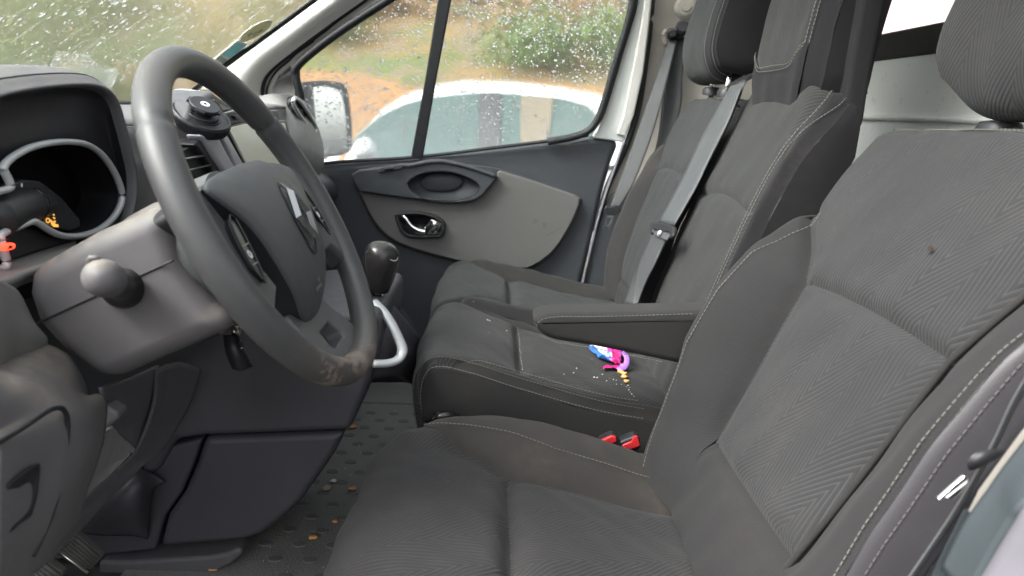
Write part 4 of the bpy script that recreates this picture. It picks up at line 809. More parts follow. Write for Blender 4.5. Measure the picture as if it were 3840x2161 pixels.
mk('airbag_shadow_gap', V, gridF(3, 96, True), 'rubber', wheel)  # black walls paint the shadow gap under the cover's edge
# chrome diamond badge in a dark recess
def dia(w, h, z, o=(0, -.008)): return [wl(o[0]+a*w, o[1]+b_*h, z) for a, b_ in ((0, 1), (1, .0), (0, -1), (-1, .0))]
ov = [(.027*math.sin(t)*(1-.3*abs(math.cos(t))), -.009+.041*math.cos(t)) for t in np.linspace(0, 2*math.pi, 33)[:-1]]
bd = mk('badge_recess', [wl(a, b_, cz(a, b_, .2)+.0012) for a, b_ in ov], [tuple(range(32))], 'gloss_black', wheel, smooth=False)
Vb = dia(.0225, .0315, .0268)+dia(.0178, .0250, .0315)+dia(.0125, .0176, .0275); Fb = []
for r_ in (0, 4):
    for j in range(4): Fb.append((r_+j, r_+(j+1) % 4, r_+4+(j+1) % 4, r_+4+j))
mk('diamond_badge', Vb, Fb, 'badge_metal', wheel, smooth=False)
def text(name, s, o, ax, ay, size, mat, parent, ext=.0003):
    cu = bpy.data.curves.new(name, 'FONT'); cu.body = s; cu.size = size; cu.extrude = ext; cu.align_x = 'CENTER'; cu.materials.append(MATS[mat])
    ob = bpy.data.objects.new(name, cu); COL.objects.link(ob); ob.parent = parent; az = np.cross(ax, ay)
    bpy.context.view_layer.update(); me = bpy.data.meshes.new_from_object(ob); bpy.data.objects.remove(ob); ob = bpy.data.objects.new(name, me); COL.objects.link(ob); ob.parent = parent
    p = np.asarray(o)-LOC[parent]; ob.matrix_local = Matrix(((ax[0], ay[0], az[0], p[0]), (ax[1], ay[1], az[1], p[1]), (ax[2], ay[2], az[2], p[2]), (0, 0, 0, 1))); return ob
text('airbag_lettering', 'SRS\nAIRBAG', wl(.0, -.078, cz(0, -.078, .5)+.001), WA, unit(WU+WNn*.5), .0075, 'thread', ab)
# spokes, switch pads, lower bridge
for s_ in (-1, 1):
    L = [(.055,.058),(.118,.050),(.142,.046),(.160,.034),(.163,.0),(.158,-.045),(.148,-.078),(.139,-.085),(.128,-.072),(.108,-.058),(.082,-.060),(.060,-.070),(.045,-.05)]
    sp_ = prism('spoke', [wl(s_*a, b_, .003-.55*max(0, .106-a)) for a, b_ in L], WNn*-.026, 'wheel_skin', wheel, bevel=.008, seg=4)
    pd = [(.106,.014),(.113,.020),(.121,.012),(.127,-.006),(.129,-.028),(.124,-.044),(.117,-.036),(.110,-.010)]
    pad = prism('switch_pad', [wl(s_*a, b_, .0055) for a, b_ in pd], WNn*-.012, 'gloss_black', wheel, bevel=.002)
    tube('pad_rim', [wl(s_*a, b_, .0062) for a, b_ in pd], .0011, 'gloss_black', pad, closed=True, res=40, n=6)
    boxes('pad_split', [(wl(s_*.1185, -.008, .0062), WA*.008, WU*.0006, WNn*.0006), (wl(s_*.1215, -.026, .0062), WA*.006, WU*.0006, WNn*.0006)], 'dash_light', pad)
    tube('pad_symbol', [wl(s_*.120+.0026*math.cos(t), -.017+.0034*math.sin(t), .0062) for t in np.linspace(0, 6.283, 15)[:-1]], .0006, 'white_mark', pad, closed=True, n=5)
br = prism('lower_bridge', [wl(a, b_, c_) for a, b_, c_ in [(-.052,-.088,-.022),(.052,-.088,-.022),(.058,-.115,-.016),(.066,-.148,-.006),(.060,-.160,-.003),(0,-.166,-.002),(-.060,-.160,-.003),(-.066,-.148,-.006),(-.058,-.115,-.016)]], WNn*-.022, 'wheel_skin', wheel,
     holes=[[wl(a, b_, c_) for a, b_, c_ in [(-.020,-.124,-.0135),(.020,-.124,-.0135),(.025,-.140,-.009),(.020,-.145,-.0075),(-.020,-.145,-.0075),(-.025,-.140,-.009)]]], bevel=.006, seg=3)
lathe('hub', [(.060, -.09), (.066, -.075), (.072, -.05), (.070, -.03), (.05, -.025)], WC, WNn, 'wheel_skin', wheel, n=40)
# column shroud: two half shells with a joint
col = thing('steering_column', 'grey plastic steering column shroud with a stalk knob', 'steering column', aY('E', 700, 600, .72))
SY = .645
def B2(x, y): return ((y*0+0+x*.5932-0)/.5517, (240+y*.5932-900)/.5517)
top_edge = [B2(380,1152), B2(560,1078), B2(800,962), B2(1010,882), B2(1045,890)]
up_ = [(214,583),(170,480),(142,380),(140,300),(160,240),(215,182),(300,128)]+top_edge+[(1062,-120),(1100,20),(1190,131)]
lo_ = [(216,588),(1192,136),(1300,300),(1380,400),(1470,505),(1560,570),(1615,592),(1600,612),(1300,745),(1000,865),(720,985),(675,1000),(625,955),(480,848),(370,755),(285,685)]
sh_ = [(142,380),(160,245),(215,182),B2(560,1078),B2(1020,884),(1190,131),(1400,430),(1612,600),(680,1003),(370,755),(214,585)]
prism('shroud_shell', lY('E', sh_, SY), (0, .15, 0), 'shroud', col, bevel=.024, seg=6)
tube('shell_joint', [aY('E', x, y, SY-.0002) for x, y in [(222,582),(500,452),(800,314),(1000,222),(1180,139)]], .0011, 'rubber', col, res=30, n=6)
# collar of the shroud round the wheel hub
lathe('hub_collar', [(.066, -.150), (.070, -.125), (.070, -.10), (.066, -.085), (.05, -.084)], WC, WNn, 'shroud', col, n=44)
# indicator stalk
s0 = aY('E', 850, 330, SY+.01); s1 = aY('E', 700, 258, .535); ax = unit(s1-s0); Ls = np.linalg.norm(s1-s0)
stk = lathe('stalk_base', [(.020, -.01), (.0195, .012), (.0175, .022), (.014, .03), (.0125, .05), (.0125, Ls*.70), (.0115, Ls*.74)], s0, ax, 'black_plastic', col, n=28)
lathe('stalk_knob', [(.0120, Ls*.70), (.0128, Ls*.74), (.0148, Ls*.84), (.0152, Ls*.95), (.0148, Ls*1.02), (.0125, Ls*1.09), (.008, Ls*1.135), (.001, Ls*1.15)], s0, ax, 'shroud', stk, n=28, sharp=None)
tube('knob_fin', [s1+np.array([-.010,-.001,.010]), s1+np.array([-.006,-.004,.0165]), s1+np.array([0,-.001,.0158])], .0022, 'shroud', stk, n=8)
text('stalk_symbol', '=O', aY('E', 852, 290, .570)+np.array([0, -.014, 0]), np.array([.3, 0, 1.])/1.044, np.array([-1., 0, .3])/1.044, .007, 'white_mark', stk)
# ignition key hanging under the column
ky = thing('ignition_key', 'black and silver ignition key hanging under the column', 'key', aY('E', 1605, 620, .74))
tube('key_sleeve', [aY('E', 1592, 590, .74), aY('E', 1596, 665, .74)], .0035, 'steel', ky, n=10)
tube('key_sleeve', [aY('E', 1618, 590, .745), aY('E', 1620, 660, .745)], .003, 'steel', ky, n=10)
patch('key_fob', [[aY('E', x, y, d) for x, y, d in r] for r in [[(1552,640,.74),(1580,650,.732),(1605,670,.74)], [(1565,730,.735),(1595,735,.726),(1622,740,.735)], [(1585,800,.735),(1620,800,.726),(1648,800,.735)], [(1610,860,.74),(1650,866,.732),(1688,868,.74)]]], 'black_plastic', ky, mu=6, mv=6, solid=.006)
tube('key_wire', [aY('E', 1610, 668, .73), aY('E', 1625, 700, .728), aY('E', 1630, 735, .726), aY('E', 1650, 733, .726)], .0008, 'steel', ky, res=16, n=6)
# ------------------------------------------------------------------ seats
def tab(*p): xs_, ys_ = zip(*p); return lambda q: np.interp(q, xs_, ys_)
def build_seat(S, names, p, seam, mats, parent, top, bow=0, bot=None, noise=.0017, d=.009, en=1.0, p2=None, top2=None):
    """lower panel, upper panel and two bolsters; p(s): seam position in u; seam: s of the cross seam; top: s where the bolsters die out; bot: s where the lower panel starts"""
    pf = lambda s: np.minimum(p(s), 1.0); pg = pf if p2 is None else (lambda s: np.minimum(p2(s), 1.0)); top2 = top2 or top; sm = lambda u: seam+bow*(1-np.clip(np.abs(u)/.6, 0, 1)**2); b0 = 0 if bot is None else bot
    e = 1.0
    S.panel(names[0], b0, sm, lambda s: -pg(s), lambda s: pf(s), mats[0], parent, 60, 50, (1,1,1,1), noise=noise, d=d)
    S.panel(names[1], sm, 1.0, lambda s: -pg(s), lambda s: pf(s), mats[1], parent, 70, 60, (1,0,1,1), noise=noise, d=d)
    S.panel(names[2], 0, top, lambda s: pf(s), e, mats[2], parent, 90, 30, (0,0,(1 if bot is None else (lambda q: sstep(q, b0-.03, b0+.02))),.0), noise=noise, d=d)
    S.panel(names[2], 0, top2, lambda s: -np.maximum(en, pg(s)), lambda s: -pg(s), mats[3], parent, 90, 30, (0,0,.0,(1 if bot is None else (lambda q: sstep(q, b0-.03, b0+.02)))), noise=noise, d=d)
    if bot: S.panel('lower_roll', 0, b0, lambda s: -pg(s), lambda s: pf(s), mats[2], parent, 14, 40, (0,1,0,0), noise=noise, d=d)
def edge_path(S, s0=0., n=40, e=1.0):
    return [(s, e) for s in np.linspace(s0, 1, n)]+[(1., u) for u in np.linspace(e, -e, 30)[1:-1]]+[(s, -e) for s in np.linspace(1, s0, n)]
# ---- driver seat
ds = thing('driver_seat', 'driver seat in dark herringbone fabric with side bolsters and armrest', 'car seat', (.15, .72, FZ))
sp = [(.262,.285),(.285,.34),(.31,.39),(.345,.465),(.405,.607),(.455,.705),(.502,.785),(.530,.822)]
zB = tab((.28,.026),(.36,.044),(.47,.070),(.55,.070),(.63,.050),(.70,.008),(.74,0),(1,0))
def hB(s, u):
    a = np.abs(u); z = np.interp(s, DB.ss, DB.sp[:, 1]); pp = np.where(np.asarray(u) < 0, np.minimum(DBn(s), .9), np.minimum(DBp(s), 1))
    return zB(z)*np.where(np.asarray(u) < 0, .5, 1.0)*sstep(a, pp-.03, np.minimum(pp+.32, .99))**.85*(1-.45*sstep(a, .88, 1.0))-.030*sstep(a, .90, 1.0)**2+.006*(1-np.clip(a/.6, 0, 1)**2)-.028*sstep(s, .93, 1.0)**2
DB = Surf(sp, .72, [(0,.235),(.12,.246),(.4,.25),(.7,.25),(.86,.246),(.94,.235),(.98,.215),(1,.19)], lambda s, u: 0*s*u)
DBp = tab((0,.50),(DB.sz(.385),.52),(DB.sz(.607),.575),(DB.sz(.65),.74),(DB.sz(.70),1.0),(1,1.0)); DB.h = hB
DBn = tab((0,.50),(DB.sz(.385),.52),(DB.sz(.607),.60),(DB.sz(.68),.70),(DB.sz(.74),.84),(DB.sz(.79),1.0),(1,1.0))
build_seat(DB, ('backrest_panel', 'shoulder_panel', 'backrest_bolster'), DBp, DB.sz(.607), ('fabric_back', 'fabric_back', 'fabric_bolster', 'fabric_bolster'), ds, DB.sz(.70), bow=.012, bot=DB.sz(.385), en=.915, d=.012, p2=DBn, top2=DB.sz(.79))
DB.panel('leather_edge', 0, DB.sz(.79), -1.0, lambda s: -np.maximum(.915, np.minimum(DBn(s), 1)), 'vinyl', ds, 80, 14, (0,0,0,0), noise=0)
BV = (.105, 0, -.02)
pth = edge_path(DB)
DB.skirt('backrest_side', [q for q in pth if q[1] == 1.0], BV, 'fabric_side', ds, bulge=.004, d=0)
DB.skirt('backrest_top', [(1., u) for u in np.linspace(1, -1, 34)], BV, 'fabric_side', ds, bulge=.008, d=0)
DB.skirt('leather_side', [(s, -1.) for s in np.linspace(0, 1, 40)], (.12, -.012, -.02), 'vinyl', ds, bulge=.014, d=0)
DB.stitch('stitching', [(s, .83) for s in np.linspace(.02, DB.sz(.69), 80)], 'thread', ds)
DB.stitch('stitching', [(s, -.895) for s in np.linspace(.02, DB.sz(.745), 90)], 'thread', ds)
DB.stitch('stitching', [(s, -.945) for s in np.linspace(.02, DB.sz(.75), 90)], 'thread_dark', ds, lift=.0008)
for sv in (.965, .995): DB.stitch('stitching', [(sv, u) for u in np.linspace(.98, -.98, 60)], 'thread', ds, lift=.001)
tube('seam_piping', DB.at(np.linspace(.02, DB.sz(.70), 60), -np.minimum(DBn(np.linspace(.02, DB.sz(.70), 60)), 1), -.004), .0032, 'fabric_bolster_b', ds, res=80, n=8)
# burn hole in the shoulder panel
bh = aP('O', 2349, 631, DB.at(np.array(DB.sz(.665)), np.array(-.1)), (-.9, 0, .42)); lathe('burn_hole', [(.003, 0), (.0033, .0005), (.0022, .0007), (.0018, .0001)], bh+np.array([-.004, 0, .002]), (-.9, 0, .42), 'burn', ds, n=14)
# cushion
spc = [(.335,.262),(.23,.276),(.16,.290),(.04,.316),(-.03,.327),(-.085,.330),(-.135,.316),(-.166,.276),(-.176,.21),(-.165,.12)]
DC = Surf(spc, .72, [(0,.245),(.3,.25),(.62,.25),(.72,.24),(.85,.225),(1,.215)], lambda s, u: 0*s*u, flip=-1)
sX = lambda S, x: S.sx(x, 300)
DCp = tab((0,.55),(sX(DC,.04),.57),(sX(DC,-.03),.72),(sX(DC,-.09),.93),(sX(DC,-.12),1.0),(1,1.0))
cB = tab((-.2,0),(-.13,.004),(-.078,.022),(-.04,.036),(.03,.047),(.10,.053),(.17,.047),(.226,.038),(.34,.022))
def hC(s, u):
    a = np.abs(u); x = np.interp(s, DC.ss, DC.sp[:, 0]); pp = np.minimum(DCp(s), 1)
    return cB(x)*sstep(a, np.minimum(pp-.04, .72), .90)**.8*(1-.35*sstep(a, .90, 1))-.034*sstep(a, .92, 1)**2+.008*(1-np.clip(a/.6, 0, 1)**2)*sstep(x, .3, .1)-.010*np.exp(-((s-sX(DC, .04))/.03)**2)*sstep(a, .8, .4)
DC.h = hC
build_seat(DC, ('cushion_panel', 'thigh_panel', 'cushion_bolster'), DCp, sX(DC, .04), ('fabric_cushion', 'fabric_cushion', 'fabric_dirty', 'fabric_bolster'), ds, sX(DC, -.12), bow=.0)
DC.skirt('cushion_side', [(s, 1.) for s in np.linspace(0, 1, 50)], (.0, 0, -.12), 'fabric_side', ds, bulge=.004, d=0)
DC.skirt('cushion_side', [(s, -1.) for s in np.linspace(0, 1, 50)], (.0, 0, -.12), 'fabric_side', ds, bulge=.004, d=0)
DC.stitch('stitching', [(s, min(1, .73+.16*max(0, (s-.35)/.3))) for s in np.linspace(.10, sX(DC, -.085), 70)], 'thread', ds)
DC.stitch('stitching', [(s, .965) for s in np.linspace(sX(DC, -.09), .98, 60)], 'thread', ds, lift=.0012)
boxes('seat_base', [((.10, .72, .14), (.20, 0, 0), (0, .19, 0), (0, 0, .10))], 'black_plastic', ds)
tube('cushion_gusset', DC.at(np.linspace(.06, .18, 20), np.full(20, .97), .006), [.024, .018, .010], 'fabric_dirty', ds, n=14, res=24)
# head restraint
sph = [(.600,.824),(.565,.818),(.542,.826),(.527,.848),(.519,.885),(.519,.94),(.531,1.02),(.552,1.10),(.58,1.14)]
_t = Surf(sph, .72, [(0, 1), (1, 1)], lambda s, u: 0*s); _sz = lambda z: float(_t.ss[60+np.argmin(abs(_t.sp[60:, 1]-z))])
DH = Surf(sph, .72, [(0,.07),(.10,.09),(_sz(.84),.122),(_sz(.864),.155),(_sz(.892),.170),(_sz(.92),.169),(_sz(.955),.156),(_sz(1.02),.140),(1,.125)], lambda s, u: -.022*sstep(np.abs(u), .72, 1)**2)
DH.panel('headrest', 0, 1, -1, 1, 'fabric_back', ds, 70, 50, (0,0,0,0))
DH.skirt('headrest_side', edge_path(DH, 0), (.09, 0, .0), 'fabric_side', ds, bulge=.006, d=0)
DH.stitch('stitching', [(s, .97) for s in np.linspace(.06, 1, 80)], 'thread', ds, lift=.001)
for yy in (.80, .645):
    tube('headrest_post', [(.572, yy, .78), (.575, yy, .86)], .006, 'chrome', ds, n=14)
    lathe('post_collar', [(.010, .012), (.020, .010), (.024, .002), (.024, -.012)][::-1], (.572, yy, .806), (0, 0, 1), 'black_plastic', ds, n=24)
# armrest hinged on the inner side of the backrest
aO = [(902,552),(918,535),(950,520),(1010,508),(1100,504),(1400,503),(1700,498),(2100,488),(2250,500),(2250,880),(2000,870),(1800,828),(1550,775),(1300,726),(1150,704),(1060,690),(1000,672),(955,645),(925,605),(905,560)]
ar = rprism('armrest', lY('N', aO, 1.0), (0, .055, 0), 'fabric_bolster_b', ds, r=.012)
stitches('stitching', [aY('N', x, y, 1.0015)+np.array([0, 0, .0]) for x, y in [(926,590),(938,560),(970,538),(1020,526),(1100,522),(1300,522),(1600,515),(1995,502)]], (0, -1, .2), 'thread', ds, off=.0)
stitches('stitching', [aY('N', x, y, 1.0005) for x, y in [(955,648),(1060,692),(1300,728),(1550,777),(1790,826)]], (0, -.7, -.7), 'thread', ds, off=.001)
# ---- passenger bench
pbn = thing('passenger_bench', 'two-place passenger bench in dark grey fabric beside the door', 'bench seat', (.15, 1.45, FZ))
def cushion(yc, Wd, spine, B, pn, far, mats, xs_seam):
    S = Surf(spine, yc, [(0,Wd),(.55,Wd),(.68,Wd*.985),(.8,Wd*.955),(1,Wd*.93)], lambda s, u: 0*s*u, flip=-1)
    x1 = xs_seam
    p = tab((0,pn),(sX(S,x1),pn),(sX(S,x1-.07),min(.98,pn+.08)),(sX(S,x1-.12),1.0),(1,1.0))
    def h(s, u):
        a = np.abs(u); x = np.interp(s, S.ss, S.sp[:, 0]); bb = np.where(u > 0, B[1], B[0])*np.interp(x, [-.13,-.08,.0,.1,.3], [0,.1,.6,1,.8]); pp = np.minimum(p(s), 1)
        return bb*sstep(a, np.minimum(pp-.05, .8), .9)*(1-.4*sstep(a, .92, 1))-.020*sstep(a, .91, 1)**2+.007*(1-np.clip(a/.7, 0, 1)**2)-.009*np.exp(-((s-sX(S, x1))/.03)**2)*sstep(a, .9, .5)
    S.h = h; build_seat(S, ('cushion_panel', 'thigh_panel', 'cushion_bolster'), p, sX(S, x1), mats, pbn, sX(S, x1-.125)); return S, p
MC, MCp = cushion(1.235, .175, [(.36,.322),(.20,.342),(.065,.376),(-.02,.402),(-.075,.411),(-.106,.394),(-.119,.35),(-.112,.28),(-.085,.215)], (.004, .0), .80, 0, ('fabric_bench', 'fabric_bench', 'fabric_bolster_b', 'fabric_bolster_b'), .065)
OC, OCp = cushion(1.620, .205, [(.36,.332),(.20,.352),(.055,.385),(-.03,.407),(-.08,.408),(-.112,.388),(-.124,.34),(-.115,.275),(-.09,.21)], (.016, .024), .62, 0, ('fabric_seat_plain', 'fabric_seat_plain', 'fabric_bolster_b', 'fabric_bolster'), .055)
MC.skirt('cushion_side', [(s, -1.) for s in np.linspace(.06, 1, 60)], (0, 0, -.13), 'fabric_bolster_b', pbn, bulge=.004, d=0)
MC.skirt('cushion_side', [(s, 1.) for s in np.linspace(.06, 1, 60)], (0, 0, -.13), 'fabric_side', pbn, bulge=.0, d=0)
for sg in (1., -1.): OC.skirt('cushion_side', [(s, sg) for s in np.linspace(.0, 1, 60)], (0, 0, -.13), 'fabric_side', pbn, bulge=.004, d=0)
for uu, lf in ((-.955, .001), (-.998, .002)):
    MC.stitch('stitching', [(s, uu) for s in np.linspace(.14, .93, 120)], 'thread_dark' if uu > -.97 else 'thread', pbn, lift=lf)
MC.stitch('stitching', [(s, -min(1, MCp(s)+.02)) for s in np.linspace(.15, sX(MC, -.03), 50)], 'thread', pbn, lift=.0)
OC.stitch('stitching', [(s, .86) for s in np.linspace(.05, sX(OC, -.07), 70)], 'thread', pbn)
OC.stitch('stitching', [(s, -.99) for s in np.linspace(sX(OC, -.05), .98, 60)], 'thread', pbn, lift=.001)
boxes('bench_base', [((.12, 1.45, .14), (.19, 0, 0), (0, .35, 0), (0, 0, .10))], 'black_plastic', pbn)
# backrests
def back(yc, spine, Wt, zb, pt, zs, drop, mats, names, ztop, bow=.02, bot=None):
    S = Surf(spine, yc, Wt, lambda s, u: 0*s*u); p = tab(*[(S.sz(z), v) for z, v in pt])
    def h(s, u):
        a = np.abs(u); z = np.interp(s, S.ss, S.sp[:, 1]); pp = np.minimum(p(s), 1); bb = np.where(u > 0, zb[1](z), zb[0](z))
        return bb*sstep(a, np.minimum(pp-.06, .8), np.minimum(pp+.28, .97))*(1-.5*sstep(a, .88, 1))-.022*sstep(a, .9, 1)**2-drop*sstep(a, .70, 1)*sstep(z, .74, .88)+.006*(1-np.clip(a/.7, 0, 1)**2)-.02*sstep(s, .94, 1)**2
    S.h = h; build_seat(S, names, p, S.sz(zs), mats, pbn, S.sz(ztop), bow=bow, bot=None if bot is None else S.sz(bot)); return S, p
z0 = tab((0, 0), (2, 0)); zf = tab((.33,.02),(.46,.034),(.6,.03),(.70,.016),(.76,0),(2,0))
MBk, MBp = back(1.235, [(.318,.32),(.338,.43),(.366,.53),(.408,.665),(.445,.76),(.476,.84),(.495,.885)], [(0,.172),(.5,.175),(.88,.175),(.94,.168),(1,.145)], (z0, z0), [(.32,.83),(.5,.83),(.7,.83),(.80,.85),(.87,.90),(.9,.92)], .665, .030, ('fabric_bench', 'fabric_bench', 'fabric_bolster', 'fabric_side'), ('backrest_panel', 'shoulder_panel', 'backrest_bolster'), .885)
OBk, OBp = back(1.620, [(.328,.34),(.342,.46),(.370,.57),(.405,.68),(.438,.77),(.463,.838),(.484,.860)], [(0,.19),(.3,.20),(.70,.20),(.84,.175),(.93,.150),(1,.125)], (tab((.33,.01),(.6,.012),(.72,0),(2,0)), zf), [(.34,.58),(.48,.60),(.68,.62),(.72,.80),(.765,1.0),(.9,1.0)], .68, .0, ('fabric_seat_plain', 'fabric_seat_plain', 'fabric_bolster', 'fabric_bolster'), ('backrest_panel', 'shoulder_panel', 'backrest_bolster'), .765, bot=.40)
OBk.skirt('backrest_shell', edge_path(OBk), (.085, 0, -.01), 'fabric_side', pbn, bulge=.008, d=0)
_np = [(s, -1.) for s in np.linspace(0, 1, 50)]; _P = np.array([MBk.at(s, u) for s, u in _np]); _xe = np.interp(_P[:, 2], [.33, .5, .713, .763, .95], [.41, .455, .528, .546, .548])
MBk.skirt('backrest_side', _np, np.stack([np.maximum(.002, _xe-_P[:, 0]), 0*_xe, -.004+0*_xe], -1), 'fabric_side', pbn, bulge=.003, d=0)
MBk.skirt('backrest_side', [(s, 1.) for s in np.linspace(0, 1, 40)], (.05, 0, .0), 'fabric_side', pbn, bulge=.002, d=0)
for uu in (-.80, -.86): MBk.stitch('stitching', [(s, uu-.12*float(sstep(s, .7, .98))) for s in np.linspace(.12, .965, 130)], 'thread', pbn, lift=.0006)
OBk.stitch('stitching', [(s, .84) for s in np.linspace(.03, OBk.sz(.76), 70)], 'thread', pbn)
OBk.stitch('stitching', [(.985, u) for u in np.linspace(.9, -.9, 40)], 'thread', pbn, lift=.001)
# fixed head restraint of the middle place
MH = Surf([(.500,.812),(.474,.822),(.468,.85),(.468,.90),(.477,.98),(.492,1.06),(.51,1.12)], 1.232, [(0,.10),(.10,.122),(.25,.134),(1,.136)], lambda s, u: -.030*sstep(np.abs(u), .66, 1)**1.6)
sB = MH.sz(.893)
MH.panel('headrest_panel', lambda u: sB+.10*sstep(np.abs(u), .35, .82)**2, 1, -.80, .80, 'fabric_bench', pbn, 60, 40, (1,0,1,1), d=.003)
MH.panel('headrest_foot', 0, lambda u: sB+.10*sstep(np.abs(u), .35, .82)**2, -.80, .80, 'fabric_side', pbn, 30, 40, (0,1,0,0), d=.003)
MH.panel('headrest_cheek', 0, 1, -1, -.80, 'fabric_side', pbn, 60, 12, (0,0,0,1), d=.003); MH.panel('headrest_cheek', 0, 1, .80, 1, 'fabric_side', pbn, 60, 12, (0,0,1,0), d=.003)
MH.skirt('headrest_shell', edge_path(MH), (.072, 0, 0), 'fabric_side', pbn, bulge=.004, d=0)
for o_ in (-.012, .014): MH.stitch('stitching', [(sB+o_*(1-abs(u)*.6)+.10*float(sstep(np.abs(u), .35, .82))**2, u) for u in np.linspace(.78, -.78, 50)], 'thread', pbn, lift=.0006); MH.stitch('stitching', [(s, -.80+o_*1.5) for s in np.linspace(sB+.10, 1, 40)], 'thread', pbn, lift=.0006)
rprism('headrest_pillar', [(.552, 1.062, .80), (.550, 1.062, .90), (.552, 1.064, 1.0), (.562, 1.07, 1.16), (.532, 1.07, 1.16), (.526, 1.07, 1.0), (.524, 1.07, .90), (.528, 1.07, .78)], (0, .335, 0), 'fabric_side', pbn, r=.007, n=100)
# adjustable head restraint of the window place
OH = Surf([(.525,.888),(.485,.882),(.450,.894),(.430,.925),(.425,.965),(.436,1.03),(.458,1.10),(.49,1.14)], 1.612, [(0,.085),(.15,.105),(.3,.118),(1,.12)], lambda s, u: -.020*sstep(np.abs(u), .68, 1)**1.5)
OH.panel('headrest', 0, 1, -.86, 1, 'fabric_seat_plain', pbn, 60, 40, (0,0,1,0), d=.003)
OH.panel('headrest_cheek', 0, 1, -1, -.86, 'fabric_side', pbn, 60, 10, (0,0,0,1), d=.003)
OH.skirt('headrest_shell', edge_path(OH), (.095, 0, .0), 'fabric_side', pbn, bulge=.006, d=0)
for uu in (-.80, -.92): OH.stitch('stitching', [(s, uu) for s in np.linspace(.1, 1, 70)], 'thread', pbn, lift=.0006)
for kx, ky_ in ((1072, 705), (1192, 718)):
    pc = aX('J', kx, ky_, .485); tube('headrest_post', [pc-np.array([0, 0, .02]), pc+np.array([0, 0, .05])], .0055, 'chrome', pbn, n=12)
    lathe('post_collar', [(.008, .010), (.016, .009), (.020, .003), (.020, -.008)][::-1], pc-np.array([0, 0, .002]), (0, 0, 1), 'black_plastic', pbn, n=22)
# ------------------------------------------------------------------ belts
def webwave(P, a): return P
b1 = thing('seat_belt', 'dark seat belt hanging from the door pillar beside the window seat', 'seat belt', aY('J', 700, 900, 1.84), 'passenger seat belts')
D = lambda k, x, y, d: aY(k, x, y, d)
ribbon('webbing', [D('J',745,310,1.86),D('J',610,700,1.85),D('J',480,1080,1.84),D('J',352,1430,1.83),D('K',288,572,1.825)], [D('J',805,310,1.85),D('J',705,720,1.83),D('J',600,1090,1.82),D('J',470,1420,1.81),D('K',362,572,1.815)], 'webbing', b1)
ribbon('rear_webbing', [D('J',790,300,1.875),D('J',700,740,1.87),D('J',650,1100,1.865),D('J',560,1400,1.86)], [D('J',872,290,1.865),D('J',850,600,1.86),D('J',830,860,1.855),D('J',700,1250,1.85)], 'webbing', b1)
dr = loft('guide_loop', [lY('J', [(735,225),(790,215),(850,175),(885,190),(880,250),(835,300),(760,312),(728,290)], d) for d in (1.872, 1.845)], 'black_plastic', b1, cap=(True, True), n=32)
lathe('guide_bolt', [(.011, 0), (.011, .006), (.008, .009)], D('J', 770, 265, 1.845), (-.2, -1, .1), 'gloss_black', dr, n=18)
lathe('guide_cap', [(.016, 0), (.017, .006), (.012, .012)], D('J', 846, 215, 1.845), (-.2, -1, .1), 'black_plastic', dr, n=18)
tube('pillar_plate', [D('J', 725, 235, 1.89), D('J', 700, 280, 1.89), D('J', 718, 345, 1.89)], .006, 'pillar_beige', dr, res=12)
def tongue(par, k, cpts, tpts, slot, dpt, mat='black_plastic', th=.012):
    t = prism('latch_plate', lY(k, cpts, dpt), (0, th, 0), mat, par, bevel=.003)
    if tpts: prism('metal_tongue', lY(k, tpts, dpt+.003), (0, .003, 0), 'chrome', par, holes=[lY(k, slot, dpt+.003)] if slot else (), bevel=.0006)
    return t
tongue(b1, 'K', [(240,585),(255,565),(300,572),(340,560),(362,566),(372,600),(352,625),(310,640),(262,632),(242,612)], [(262,640),(312,640),(302,680),(270,742),(232,738),(240,700)], [(268,660),(294,660),(268,722),(248,720)], 1.81)
pc0 = MBk.at(np.array(.5), np.array(0.)); MPn = (-.93, 0, .36)
def mb(k, x, y, l): return aP(k, x, y, pc0+np.array(MPn)*l, MPn)
b2 = thing('seat_belt', 'grey seat belt drawn diagonally down the middle seat back', 'seat belt', mb('K', 650, 900, .03), 'passenger seat belts')
ribbon('webbing', [mb('J',1225,672,.028),mb('J',1110,870,.024),mb('J',1000,1065,.022),mb('J',910,1250,.022),mb('K',800,440,.024),mb('K',662,690,.028)], [mb('J',1325,645,.026),mb('J',1255,830,.020),mb('J',1190,985,.018),mb('J',1085,1190,.018),mb('K',950,435,.018),mb('K',785,722,.022)], 'webbing_light', b2)
ribbon('rear_webbing', [mb('J',1300,640,.016),mb('J',1150,900,.014),mb('J',960,1230,.014),mb('K',800,480,.014),mb('K',620,830,.014),mb('K',480,1080,.014),mb('K',400,1330,.018)], [mb('J',1345,625,.014),mb('J',1262,850,.012),mb('J',1080,1220,.012),mb('K',880,540,.012),mb('K',700,900,.012),mb('K',560,1180,.012),mb('K',470,1330,.016)], 'webbing', b2)
ribbon('lap_webbing', [mb('K',608,790,.036),mb('K',566,880,.036),mb('K',512,1010,.034),mb('K',476,1150,.030),mb('K',462,1330,.026)], [mb('K',728,826,.030),mb('K',690,900,.028),mb('K',636,1020,.026),mb('K',560,1170,.022),mb('K',500,1330,.018)], 'webbing', b2)
prism('latch_plate', [mb('K', x, y, .042) for x, y in [(588,715),(605,692),(640,688),(720,700),(775,720),(782,745),(775,780),(760,808),(740,815),(745,770),(620,745),(612,775),(596,782)]], np.array(MPn)*-.008, 'black_plastic', b2, bevel=.003)
prism('latch_face', [mb('K', x, y, .038) for x, y in [(606,745),(640,744),(752,768),(738,800),(722,832),(612,792)]], np.array(MPn)*-.004, 'webbing_light', b2, bevel=.002)
lathe('latch_button', [(.0062, 0), (.0062, .003), (.004, .005)], mb('K', 676, 778, .040), MPn, 'silver', b2, n=18)
